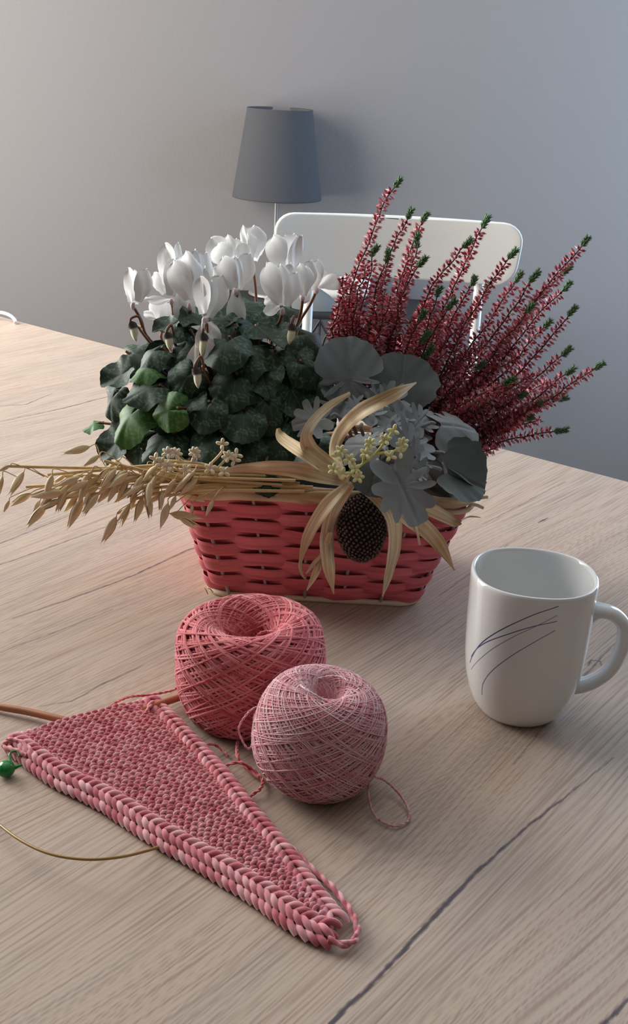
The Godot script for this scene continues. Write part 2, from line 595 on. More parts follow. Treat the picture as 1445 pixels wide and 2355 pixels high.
# ---------------------------------------------------------------- chair and background
func chair() -> void:
	var tl := on_table(628, 489, 0.19)
	var tr := on_table(1212, 517, 0.19)
	var w := tl.distance_to(tr)
	var x := (tr - tl).normalized()
	var z := x.cross(Vector3.UP)      # towards the table
	var mid := (tl + tr) / 2
	var base := Vector3(mid.x, 0, mid.z) + z * 0.2
	var o := thing("dining_chair", base, "white dining chair with a curved panel backrest standing behind the table", "chair")
	# backrest: a rounded panel, bowed backwards, narrower below
	var hh := 0.102
	var outline := PackedVector2Array()
	var r := 0.034
	for q in [[1, 1, 0], [-1, 1, 1], [-1, -1, 2], [1, -1, 3]]:
		for k in 7:
			var a: float = (q[2] + k / 6.0) * PI / 2
			outline.append(Vector2(q[0] * (w / 2 - r) + r * cos(a), q[1] * (hh / 2 - r) + r * sin(a)))
		# points along the edge to the next corner, so that the panel bows smoothly
		var from := outline[outline.size() - 1]
		var nx := [Vector2(-(w / 2 - r), hh / 2), Vector2(-w / 2, -(hh / 2 - r)), Vector2(w / 2 - r, -hh / 2), Vector2(w / 2, hh / 2 - r)]
		var steps := 14 if q[2] % 2 == 0 else 3
		for k in range(1, steps):
			outline.append(from.lerp(nx[q[2]], k / float(steps)))
	var rows := []
	for l in [[0.02, -1.0, 0.0], [0.25, -1.0, 0.0], [0.5, -1.0, 0.0], [0.75, -1.0, 0.0], [0.93, -1.0, 0.0], [1.0, -1.0, 0.005], [1.0, -0.8, 0.0015], [1.0, -0.4, 0.0], [1.0, 0.4, 0.0], [1.0, 0.8, 0.0015], [1.0, 1.0, 0.005], [0.93, 1.0, 0.0], [0.75, 1.0, 0.0], [0.5, 1.0, 0.0], [0.25, 1.0, 0.0], [0.02, 1.0, 0.0]]:
		var row := PackedVector3Array()
		for p in outline:
			var q: Vector2 = p * l[0] if l[0] < 1.0 else p - p.normalized() * l[2]
			var taper := 1.0 - 0.05 * (hh / 2 - q.y) / hh
			var xx := q.x * taper
			var zz: float = -0.035 * (1.0 - pow(2 * xx / w, 2)) + 0.007 * l[1] + 0.1 * q.y * -0.6
			row.append(mid + x * xx + Vector3.UP * (q.y - hh / 2) + z * zz)
		row.reverse()
		rows.append(row)
	var s := Shape.new()
	s.grid(rows, true)
	put("backrest", s, mats["white lacquer"], o)
	for sg in [-1.0, 1.0]:
		var g := Shape.new()
		var a: Vector3 = mid + x * sg * w * 0.345 + Vector3.UP * -0.06 + z * -0.03
		g.tube(smooth_path([a, a + Vector3.UP * -0.1 + z * 0.01, Vector3(a.x, 0.46, a.z) + z * 0.03, Vector3(a.x, 0.0, a.z) - z * 0.02], 5), 0.0085, 10)
		put("leg", g, mats["white lacquer"], o)
		var f := Shape.new()
		var b: Vector3 = mid + x * sg * w * 0.36 + z * 0.4
		f.tube(PackedVector3Array([Vector3(b.x, 0.46, b.z), Vector3(b.x, 0.0, b.z) + z * 0.02]), 0.0085, 10)
		put("leg", f, mats["white lacquer"], o)
	var st := Shape.new()
	var sb := Basis(x, Vector3.UP, x.cross(Vector3.UP))
	st.box(Vector3(w * 0.85, 0.025, 0.40), Transform3D(sb, Vector3(mid.x, 0.465, mid.z) + z * 0.21), 0.01)
	put("seat", st, mats["white lacquer"], o)

func background_things() -> void:
	# console table of black iron with a lattice apron, against the wall
	var d := 2.74
	var p := spot(730, 714, d)
	var ty := p.y
	var cz := -2.80
	var o := thing("console_table", Vector3(0.02, 0, cz), "black iron console table with a lattice apron against the grey wall", "console table")
	var s := Shape.new()
	s.box(Vector3(0.52, 0.012, 0.24), Transform3D(Basis(), Vector3(0.02, ty - 0.006, cz)), 0.003)
	put("top", s, mats["black iron"], o)
	var l := Shape.new()
	var zf := cz + 0.115
	l.tube(PackedVector3Array([Vector3(-0.23, ty - 0.10, zf), Vector3(0.27, ty - 0.10, zf)]), 0.004, 6)
	for k in 14:
		var xa := -0.225 + k * 0.036
		for sg in [0.0, 1.0]:
			var a := Vector3(xa + 0.036 * sg, ty - 0.014, zf)
			var b := Vector3(xa + 0.036 * (1 - sg), ty - 0.10, zf)
			l.tube(PackedVector3Array([a, a.lerp(b, 0.5) + Vector3(0.006 * (1 - 2 * sg), 0, 0), b]), 0.0035, 5)
		l.tube(PackedVector3Array([Vector3(xa, ty - 0.014, zf), Vector3(xa, ty - 0.10, zf)]), 0.003, 5)
	put("lattice", l, mats["black iron"], o)
	for q in [[-0.23, -0.11], [0.27, -0.11], [-0.23, 0.11], [0.27, 0.11]]:
		var g := Shape.new()
		g.box(Vector3(0.016, ty - 0.012, 0.016), Transform3D(Basis(), Vector3(q[0], (ty - 0.012) / 2, cz + q[1] * 0.95)), 0.002)
		put("leg", g, mats["black iron"], o)
	# lamp
	var lb := spot(637, 455, 2.80)
	var bot := lb.y
	var hgt := 0.202
	var at := Vector3(lb.x, ty, lb.z)
	var lamp := thing("table_lamp", at, "table lamp with a dark grey tapered fabric shade behind the white chair", "lamp")
	var sh := Shape.new()
	var r0 := 0.1065
	var r1 := 0.077
	sh.lathe(PackedVector2Array([Vector2(r0 - .002, bot + .001), Vector2(r0, bot), Vector2(r0, bot + .004), Vector2(lerpf(r0, r1, .5), bot + hgt * .5), Vector2(r1, bot + hgt - .004), Vector2(r1, bot + hgt), Vector2(r1 - .002, bot + hgt - .001)]), 48, Transform3D(Basis(), Vector3(at.x, 0, at.z)))
	var shade := put("lamp_shade", sh, mats["lamp fabric"], lamp)
	var li := Shape.new()
	li.lathe(PackedVector2Array([Vector2(r1 - .002, bot + hgt - .001), Vector2(r0 - .002, bot + .001)]), 48, Transform3D(Basis(), Vector3(at.x, 0, at.z)))
	put("lining", li, mats["lamp lining"], shade)
	var po := Shape.new()
	po.tube(PackedVector3Array([at + Vector3.UP * 0.015, Vector3(at.x, bot + 0.12, at.z)]), 0.0055, 12)
	for k in 3:
		var a := TAU * k / 3
		po.tube(PackedVector3Array([Vector3(at.x, bot + 0.12, at.z), Vector3(at.x + cos(a) * (r1 + .005), bot + 0.14, at.z + sin(a) * (r1 + .005))]), 0.0015, 5)
	put("pole", po, mats["brushed steel"], lamp)
	var ba := Shape.new()
	ba.lathe(PackedVector2Array([Vector2(0, ty), Vector2(0.06, ty), Vector2(0.062, ty + .004), Vector2(0.058, ty + .012), Vector2(0.02, ty + .018), Vector2(0.008, ty + .028), Vector2(0, ty + .028)]), 32, Transform3D(Basis(), Vector3(at.x, 0, at.z)))
	put("base", ba, mats["brushed steel"], lamp)
	# a grey bag with a slanting fold, and a cream cushion behind it
	var bx := spot(735, 712, 2.72)
	var bag := Shape.new()
	var rows := []
	for k in 9:
		var t := k / 8.0
		var row := PackedVector3Array()
		var hw: float = ramp([0.058, 0.054, 0.040, 0.018, 0.003], t)
		for q in 20:
			var a := TAU * q / 20
			row.append(Vector3(bx.x - 0.008 - t * 0.02 + cos(a) * hw, ty + t * 0.066 + 0.0005, cz + 0.06 - sin(a) * hw * 0.55))
		rows.append(row)
	bag.grid(rows, true)
	tag(put("cloth_bag", bag, mats["grey cloth"]), "small grey cloth bag with a pointed top on the black console table", "bag")
	var cu_ := Shape.new()
	var rc := []
	for k in 13:
		var la := PI * (k / 12.0 - 0.5)
		var row := PackedVector3Array()
		for q in 32:
			var a := TAU * q / 32
			var e := 0.55
			var xx := signf(cos(a)) * pow(absf(cos(a)), e) * pow(cos(la), 0.35)
			var yy := signf(sin(a)) * pow(absf(sin(a)), e) * pow(cos(la), 0.35)
			row.append(Vector3(bx.x + 0.045 + xx * 0.075, ty + 0.058 + yy * 0.057, cz - 0.05 + sin(la) * 0.03))
		rc.append(row)
	cu_.grid(rc, true)
	tag(put("cushion", cu_, mats["cream cloth"]), "small cream cushion behind the grey bag on the console table", "cushion")

# ---------------------------------------------------------------- basket
func ring(t: float, out: float, count: int) -> PackedVector3Array:
	# the basket's rounded rectangle at height t (0 table, 1 rim), starting at the front left
	var y := TOP + 0.004 + t * 0.098
	var hw := lerpf(0.0905, 0.119, t) + out
	var x := lerpf(0.0035, 0.007, t)
	var zf := lerpf(-0.908, -0.888, t) + out
	var zb := lerpf(-1.03, -1.055, t) - out
	var hd := (zf - zb) / 2
	var cz := (zf + zb) / 2
	var r := 0.018 + out
	var segs := [2 * (hw - r), PI / 2 * r, 2 * (hd - r), PI / 2 * r, 2 * (hw - r), PI / 2 * r, 2 * (hd - r), PI / 2 * r]
	var total := 0.0
	for q in segs: total += q
	var res := PackedVector3Array()
	for k in count:
		var s := total * k / count
		var g := 0
		while s > segs[g] and g < 7:
			s -= segs[g]
			g += 1
		var p := Vector2.ZERO
		match g:
			0: p = Vector2(-hw + r + s, hd)
			1: p = Vector2(hw - r + r * sin(s / r), hd - r + r * cos(s / r))
			2: p = Vector2(hw, hd - r - s)
			3: p = Vector2(hw - r + r * cos(s / r), -hd + r - r * sin(s / r))
			4: p = Vector2(hw - r - s, -hd)
			5: p = Vector2(-hw + r - r * sin(s / r), -hd + r - r * cos(s / r))
			6: p = Vector2(-hw, -hd + r + s)
			7: p = Vector2(-hw + r - r * cos(s / r), hd - r + r * sin(s / r))
		res.append(Vector3(x + p.x, y, cz + p.y))
	return res

func basket() -> void:
	var o := thing("basket", Vector3(0.005, TOP, -0.97), "red woven wood chip basket with a pale reed rim holding the plants", "basket")
	var n := 216
	var stakes := 18
	var rows_n := 12
	for j in rows_n:
		var t := (j + 0.75) / (rows_n + 0.5)
		var hh := 0.0061 * rng.randf_range(0.9, 1.06)
		var tone := rng.randf_range(-1, 1)
		var col := lin(228 + 8 * tone, 114 + 12 * tone, 124 + 12 * tone)
		var sections := []
		for k in 8:
			sections.append(PackedVector3Array())
		var cross := [[-1.0, 0.0], [-0.9, 0.0006], [0.0, 0.0013], [0.9, 0.0006], [1.0, 0.0], [0.9, -0.0004], [0.0, 0.0001], [-0.9, -0.0004]]
		var pre := []
		for c in 8:
			pre.append(ring(t + cross[c][0] * hh / 0.098, cross[c][1], n))
		var rows := []
		var mid := ring(t, 0, n)
		for k in n + 1:
			var kk := k % n
			var wave := cos(PI * kk * stakes / n + (PI if j % 2 else 0.0))
			wave = signf(wave) * pow(absf(wave), 0.8)
			var tg := (mid[(kk + 1) % n] - mid[(kk + n - 1) % n]).normalized()
			var outw := tg.cross(Vector3.UP) * -1.0
			var row := PackedVector3Array()
			var wob := noise.get_noise_2d(kk * 6.0, j * 333.0) * 0.0016
			for c in 8:
				var cc := c
				row.append(pre[cc][kk] + outw * (wave * 0.0032) + Vector3.UP * wob)
			rows.append(row)
		var s := Shape.new()
		s.grid(rows, true, col, 1.0, 3.0)
		if j == 0 and s.n[2].dot(Vector3.BACK) < 0:
			pass
		put("strip", s, mats["wood chip"], o)
	for k in stakes:
		var path := PackedVector3Array()
		for q in 6:
			path.append(ring(q / 5.0, 0.0014, stakes * 12)[k * 12])
		var s := Shape.new()
		s.tube(path, 0.0015, 6)
		put("stake", s, mats["stake"], o)
	var li := Shape.new()
	var lr := []
	for q in 6: lr.append(ring(q / 5.0, -0.0055, 80))
	for r in lr.size(): lr[r].append(lr[r][0])
	li.grid(lr)
	li.grid([ring(0.0, -0.006, 80), ring(0.0, -0.05, 80)], true)
	put("liner", li, mats["liner"], o)
	var so := Shape.new()
	so.grid([ring(0.86, -0.006, 60), ring(0.93, -0.03, 60), ring(0.95, -0.06, 60)], true)
	put("soil", so, mats["soil"], o)
	var fo := Shape.new()
	var fp := ring(-0.015, 0.0006, 120)
	fp.append(fp[0]); fp.append(fp[1])
	fo.tube(fp, 0.0026, 8, lin(214, 194, 164))
	put("base_rail", fo, mats["pale reed"], o)
	# the rim: flattened reeds that run round side by side, with loose ends
	for q in [[0.985, 0.0048, 0.0042, 0.0], [1.015, 0.0030, 0.0040, 2.1], [1.05, 0.0036, 0.0036, 4.0], [1.03, -0.0045, 0.0044, 5.2], [1.0, -0.004, 0.004, 1.0]]:
		var s := Shape.new()
		var rp := ring(q[0], q[1], 160)
		var path := PackedVector3Array()
		var rad := PackedFloat32Array()
		var cols := PackedColorArray()
		for k in 162:
			var a := rp[k % 160]
			path.append(a + Vector3.UP * (0.0022 * sin(k * 0.11 + q[3]) + noise.get_noise_2d(k * 9.0, q[3] * 100) * 0.002))
			rad.append(q[2] * (0.8 + 0.25 * sin(k * 0.27 + q[3] * 2.0)))
			var sh := 0.5 + noise.get_noise_2d(k * 12.0, q[3] * 50) * 0.9
			cols.append(lin(190, 160, 122).lerp(lin(226, 204, 172), clampf(sh, 0, 1)))
		s.tube(path, rad, 8, cols, 0.7)
		put("rim_reed", s, mats["pale reed"], o)
	for q in [[1075, 1152, 1122, 1143], [1085, 1160, 1112, 1168], [1060, 1140, 1100, 1128], [640, 1148, 600, 1150], [470, 1352, 478, 1366], [490, 1362, 478, 1352]]:
		var s := Shape.new()
		var dd := 0.955 if q[1] < 1200 else 1.0
		s.tube(PackedVector3Array([spot(q[0], q[1], dd), spot((q[0] + q[2]) / 2.0, (q[1] + q[3]) / 2.0 - 2, dd - 0.002), spot(q[2], q[3], dd)]), 0.0014 if q[1] < 1200 else 0.0006, 6, lin(216, 192, 152))
		put("reed_end", s, mats["pale reed"], o)

# ---------------------------------------------------------------- cyclamen
func leaf_shape(k: int) -> ArrayMesh:
	var rows := []
	var seg := 96
	for r in 8:
		var rr := r / 7.0
		var row := PackedVector3Array()
		for q in seg + 1:
			var th := TAU * q / seg - PI
			var e := 0.5 * (1.0 + 0.16 * exp(-pow(th / 0.4, 2)) - 0.5 * exp(-pow((PI - absf(th)) / 0.30, 2)) + 0.018 * sin(th * 5 + k))
			e *= 1.0 + 0.028 * absf(fposmod(th * 24 / PI, 2.0) - 1.0) * (1.0 if rr == 1.0 else 0.0)
			var x := sin(th) * e * rr
			var y := cos(th) * e * rr
			var z: float = [-0.30, -0.20, -0.36, 0.16, -0.26][k] * rr * rr * 0.7 + 0.07 * rr * rr * sin(th * 4 + k * 1.7) + 0.02 * pow(rr, 3) * sin(th * 9 + k)
			z -= 0.10 * exp(-pow(x / 0.05, 2)) * rr * 0.4
			row.append(Vector3(x, y, z))
		rows.append(row)
	var s := Shape.new()
	s.grid(rows)
	for q in s.v.size():
		s.uv[q] = Vector2(s.v[q].x * 0.9 + 0.5, s.v[q].y * 0.9 + 0.5)
		if s.n[q].z < 0: s.n[q] = -s.n[q]
	for q in seg + 1:
		s.n[q] = Vector3(0, 0, 1)
	return s.mesh()

func petal(base: Vector2, tip: Vector2, wide: float, d: float, nx: float, ny: float, bow: float, twist: float) -> Shape:
	var xf := sheet_frame(base, tip, d, nx, ny)
	var w := wide / base.distance_to(tip)
	var rows := []
	for r in 15:
		var t := 1.0 - pow(1.0 - r / 14.0, 1.5)
		var row := PackedVector3Array()
		var hw: float = w * 1.02 * 0.5 * (ramp([0.34, 0.5, 0.78, 0.96, 1.0, 1.0], t / 0.8) * sqrt(maxf(0.0, 1.0 - pow(maxf(0.0, (t - 0.55) / 0.45), 2.6))) + 0.01)
		for k in 9:
			var e := k / 4.0 - 1.0
			var x := e * hw
			var y := t - 0.05 * e * e * t + 0.025 * sin(e * 7 + t * 3) * t
			var z := bow * 0.75 * (sin(PI * t * 0.9)) + 0.16 * hw * e * e * (1.0 if bow < 0 else -1.0) + twist * x * (t - 0.3) + 0.02 * sin(e * 4 + t * 7)
			row.append(xf * Vector3(x, y, z))
		rows.append(row)
	var s := Shape.new()
	s.grid(rows)
	return s

func cyclamen() -> void:
	var base := Vector3(-0.055, TOP + 0.095, -0.975)
	var o := thing("cyclamen", base, "white flowering cyclamen with marbled dark green leaves in the basket's left half", "plant")
	var shapes := []
	for k in 5: shapes.append(leaf_shape(k))
	# visible leaves: x, y, size, direction of the tip, leaning right, leaning up, young
	var list := [
		[300, 955, 136, 250, -0.5, 0.35, 1], [342, 893, 110, 225, -0.35, 0.9, 0], [338, 846, 96, 200, -0.4, 1.5, 1], [278, 862, 100, 200, -0.7, 0.9, 0],
		[258, 918, 96, 235, -0.9, 0.3, 0], [388, 945, 96, 195, -0.3, 0.35, 1], [476, 943, 104, 265, -0.1, 0.5, 0], [430, 868, 104, 235, -0.1, 0.3, 0],
		[268, 1018, 100, 210, -0.7, 0.6, 0], [312, 1028, 52, 270, -0.3, 0.1, 1], [378, 1012, 110, 250, -0.2, 0.9, 0], [216, 976, 56, 200, -0.5, 1.4, 1],
		[352, 808, 104, 215, -0.4, 0.9, 0], [392, 748, 84, 190, -0.3, 1.1, 0], [448, 800, 96, 240, -0.1, 0.6, 0], [520, 790, 104, 265, 0.0, 0.9, 0],
		[575, 705, 90, 40, 0.1, 1.0, 0], [562, 812, 110, 280, 0.1, 0.6, 0], [610, 765, 104, 290, 0.2, 1.0, 0], [660, 748, 100, 330, 0.4, 1.3, 0],
		[708, 772, 104, 330, 0.6, 0.9, 0], [725, 800, 90, 345, 0.8, 0.8, 0], [540, 878, 112, 262, 0.0, 0.35, 0], [602, 862, 112, 285, 0.15, 0.4, 0],
		[660, 838, 110, 300, 0.35, 0.5, 0], [706, 845, 104, 310, 0.55, 0.45, 0], [560, 960, 108, 265, 0.0, 0.5, 0], [622, 942, 112, 285, 0.2, 0.3, 0],
		[682, 918, 112, 295, 0.4, 0.35, 0], [724, 900, 104, 300, 0.6, 0.3, 0], [500, 1010, 104, 255, -0.05, 0.6, 0], [562, 1030, 100, 265, 0.1, 0.5, 0],
		[640, 1008, 110, 280, 0.2, 0.4, 0], [440, 1000, 110, 260, -0.1, 0.6, 0], [600, 1042, 84, 275, 0.1, 0.3, 0], [690, 985, 100, 290, 0.3, 0.3, 0],
		[242, 1050, 40, 265, -1.2, 0.1, 0], [420, 752, 84, 160, 0.0, 1.3, 0], [480, 742, 90, 100, 0.0, 1.5, 0], [610, 1098, 84, 280, 0.0, 0.4, 0],
		[638, 702, 80, 20, 0.3, 1.4, 0], [515, 735, 80, 140, 0.1, 1.4, 0], [310, 905, 84, 230, -0.8, 0.5, 0], [440, 930, 84, 250, -0.2, 0.6, 0]]
	for k in 40:
		list.append([rng.randf_range(310, 720), rng.randf_range(770, 1020), rng.randf_range(90, 115), rng.randf_range(200, 340), rng.randf_range(-0.5, 0.5), rng.randf_range(0.2, 1.0), 2])
	for q in list.size():
		var e: Array = list[q]
		var ex: float = (e[0] - 490.0) / 285.0
		var ey: float = (e[1] - 915.0) / 215.0
		var d := 1.045 - 0.105 * sqrt(maxf(0.02, 1.0 - ex * ex - ey * ey * 0.8)) + (0.028 if e[6] == 2 else 0.0) + (q % 5) * 0.006 - 0.006
		if e[1] > 1080: d = 0.935
		var a := deg_to_rad(e[3])
		var c := Vector2(e[0], e[1])
		var tip: Vector2 = c + Vector2(cos(a), -sin(a)) * (e[2] * 0.9)
		var xf := sheet_frame(c, tip, d, e[4] + rng.randf_range(-0.25, 0.25), e[5] + rng.randf_range(-0.25, 0.3))
		var lf := put_mesh("leaf", shapes[q % 5], mats["young leaf" if e[6] == 1 else "leaf"], o, xf)
		if e[6] == 1: tag(lf, "bright green leaf with light shining through")
		var ps := Shape.new()
		var foot := Vector3(-0.055 + ex * 0.03, TOP + 0.095, -0.97)
		var top := xf * Vector3(0, -0.24, -0.02)
		ps.tube(smooth_path([foot, foot.lerp(top, 0.6) + Vector3.UP * 0.015 - xf.basis.z.normalized() * 0.008, top], 4), 0.0012, 5)
		put("stalk", ps, mats["flower stem"], lf)
	# flowers: mouth, foot of the stem, depth, then petals as base, tip, width, lean right, lean up, bow, twist
	var fl := [
		[[306, 704], [345, 782], 0.985, [[302, 694, 284, 613, 42, -0.6, 0.1, -0.10, 0.5], [304, 700, 304, 618, 32, -0.3, 0.2, 0.12, 0.3], [312, 700, 319, 622, 30, 0.2, 0.2, -0.1, -0.3], [318, 694, 342, 618, 44, 0.5, 0.1, 0.14, -0.4], [352, 688, 297, 698, 24, 0.0, 0.9, 0.12, 0.0]]],
		[[395, 694], [398, 770], 0.990, [[383, 655, 364, 552, 52, -0.5, 0.2, -0.12, 0.4], [392, 640, 386, 560, 26, 0.2, 0.2, 0.1, 0.6], [398, 640, 416, 557, 26, 0.6, 0.1, 0.14, -0.5], [392, 680, 412, 590, 54, 0.1, 0.1, 0.14, 0.2], [392, 690, 337, 684, 24, 0.0, 0.5, -0.2, 0.4], [378, 676, 352, 626, 34, -0.5, -0.1, 0.15, 0.2]]],
		[[436, 706], [440, 775], 0.982, [[428, 680, 422, 573, 50, -0.3, 0.2, 0.14, 0.3], [440, 670, 454, 570, 28, 0.4, 0.1, -0.1, 0.6], [446, 680, 482, 580, 54, 0.5, 0.1, 0.13, -0.4], [432, 690, 398, 596, 58, -0.2, 0.1, 0.14, 0.2], [438, 690, 440, 590, 56, 0.1, 0.1, 0.16, 0.0], [416, 672, 428, 738, 50, 0.1, -0.2, -0.1, 0.1]]],
		[[474, 738], [470, 800], 0.968, [[468, 722, 452, 632, 50, -0.5, 0.1, -0.1, 0.4], [476, 720, 475, 612, 18, 0.8, 0.1, 0.1, 0.8], [480, 730, 515, 632, 58, 0.4, 0.1, 0.14, -0.3], [472, 730, 486, 640, 40, 0.0, 0.2, -0.12, 0.2]]],
		[[542, 672], [556, 740], 0.985, [[534, 664, 508, 588, 52, -0.4, 0.1, 0.12, 0.3], [541, 664, 543, 584, 30, 0.0, 0.2, -0.1, 0.4], [548, 664, 582, 582, 48, 0.5, 0.1, 0.12, -0.3], [545, 664, 558, 592, 26, 0.8, 0.2, 0.1, -0.2], [542, 666, 543, 752, 44, 0.0, -0.2, -0.08, 0.0], [530, 650, 488, 610, 36, -0.2, 0.3, -0.12, 0.1]]],
		[[535, 628], [545, 720], 1.015, [[518, 610, 478, 543, 56, -0.4, 0.1, -0.12, 0.2], [526, 606, 524, 537, 34, 0.0, 0.2, 0.12, 0.4], [538, 610, 548, 545, 42, 0.3, 0.2, -0.1, 0.2], [520, 612, 500, 556, 54, -0.3, 0.2, 0.14, 0.3], [545, 612, 572, 560, 36, 0.5, 0.1, 0.12, -0.3]]],
		[[580, 610], [590, 710], 1.030, [[568, 590, 552, 514, 18, -0.4, 0.2, 0.1, 0.3], [582, 592, 587, 516, 58, 0.2, 0.2, 0.14, 0.2], [586, 600, 600, 530, 40, 0.5, 0.1, -0.1, 0.2], [574, 600, 566, 534, 44, -0.3, 0.2, 0.12, 0.2]]],
		[[655, 632], [640, 720], 1.015, [[645, 620, 628, 538, 54, -0.3, 0.1, 0.12, 0.2], [655, 616, 656, 534, 24, 0.0, 0.3, -0.1, 0.4], [660, 620, 680, 536, 54, 0.3, 0.1, 0.13, -0.2], [668, 622, 711, 542, 34, 0.7, 0.1, -0.12, -0.5], [652, 626, 640, 560, 44, -0.2, 0.1, -0.1, 0.1]]],
		[[650, 716], [628, 770], 0.985, [[640, 700, 608, 602, 54, -0.4, 0.1, 0.13, 0.3], [650, 702, 646, 606, 44, 0.0, 0.1, 0.12, 0.0], [656, 704, 676, 602, 40, 0.4, 0.1, -0.12, -0.4], [660, 704, 692, 626, 40, 0.5, 0.2, 0.12, -0.2], [644, 706, 606, 718, 30, -0.1, 0.4, -0.14, 0.1], [636, 696, 610, 682, 30, -0.2, 0.4, 0.14, 0.1]]],
		[[696, 684], [684, 745], 1.002, [[690, 672, 690, 604, 38, -0.2, 0.1, 0.12, 0.2], [698, 674, 722, 598, 40, 0.4, 0.1, 0.14, -0.2], [690, 678, 712, 690, 26, 0.2, -0.1, 0.1, 0.0], [698, 680, 706, 610, 40, 0.1, 0.2, 0.12, 0.1]]],
		[[728, 668], [684, 750], 1.018, [[724, 664, 735, 594, 30, 0.2, 0.2, 0.12, 0.3], [732, 656, 786, 636, 42, 0.2, 0.5, 0.12, -0.2], [728, 662, 750, 620, 34, 0.4, 0.2, -0.1, 0.1], [722, 668, 726, 622, 30, -0.2, 0.1, 0.12, 0.0]]],
		[[364, 738], [378, 790], 1.040, [[358, 734, 330, 714, 18, -0.2, 0.3, 0.1, 0.0], [361, 736, 352, 684, 30, -0.2, 0.2, 0.12, 0.2], [367, 736, 374, 684, 32, 0.2, 0.2, 0.12, -0.2], [370, 736, 392, 696, 26, 0.4, 0.2, 0.1, 0.0]]],
		[[470, 738], [476, 840], 0.955, [[468, 740, 448, 796, 20, -0.3, -0.2, -0.1, 0.4], [456, 782, 420, 850, 26, -0.4, -0.1, -0.14, 0.3], [482, 740, 500, 786, 34, 0.4, -0.1, 0.12, 0.3], [484, 780, 494, 838, 30, 0.4, -0.2, -0.1, 0.2], [476, 760, 482, 806, 26, 0.2, -0.2, 0.1, 0.1]]]]
	for f in fl:
		var m: Vector3 = spot(f[0][0], f[0][1], f[2])
		var foot: Vector3 = spot(f[1][0], f[1][1], f[2] + 0.02)
		var s := Shape.new()
		s.ball(Transform3D(Basis.from_scale(Vector3(0.0022, 0.0034, 0.0022)), m), 10, 8)
		var node := put("flower", s, mats["receptacle"], o)
		var st := Shape.new()
		var root := base + Vector3(0, 0.0, 0.0)
		var top := m + Vector3.UP * 0.004
		st.tube(smooth_path([root, root.lerp(foot, 0.6) + Vector3.UP * 0.012, foot, foot.lerp(m, 0.6) + Vector3(0.001, 0, 0), m], 5), 0.0014, 6)
		put("stem", st, mats["flower stem"], node)
		var k := 0
		for e in f[3]:
			put("petal", petal(Vector2(e[0], e[1]), Vector2(e[2], e[3]), e[4], f[2] + 0.006 * (k % 3) - 0.006, e[5], e[6], e[7], e[8]), mats["petal"], node)
			k += 1
	# nodding buds on hooked stems
	for b in [[300, 740, 316, 786, 340, 782, 318, 728, 0.975], [383, 765, 394, 806, 408, 800, 394, 748, 0.965], [466, 765, 468, 822, 478, 830, 476, 745, 0.952], [448, 845, 459, 893, 478, 870, 462, 820, 0.935], [670, 745, 668, 792, 660, 790, 676, 728, 0.965]]:
		var d: float = b[8]
		var a := spot(b[0], b[1], d)
		var z := spot(b[2], b[3], d)
		var s := Shape.new()
		var rows := PackedVector3Array()
		var rad := PackedFloat32Array()
		var cols := PackedColorArray()
		for k in 13:
			var t := k / 12.0
			rows.append(a.lerp(z, t) + cr * 0.0008 * sin(t * 5))
			rad.append([0.0012, 0.0030, 0.0040, 0.0042, 0.0037, 0.0032, 0.0033, 0.0032, 0.0029, 0.0025, 0.0019, 0.0012, 0.0003][k])
			cols.append(lin(62, 52, 40) if k < 5 else lin(212, 206, 176) if k < 11 else lin(190, 170, 130))
		s.tube(rows, rad, 10, cols)
		var bud := put("bud", s, mats["bud"], o)
		var st := Shape.new()
		st.tube(smooth_path([base, spot(b[4], b[5], d + 0.02), spot(b[4] * 0.4 + b[6] * 0.6, b[5] * 0.4 + b[7] * 0.6, d + 0.006), spot(b[6], b[7], d + 0.002), spot(b[0] + 2, b[1] - 8, d), a], 6), 0.0012, 6)
		put("stem", st, mats["flower stem"], bud)

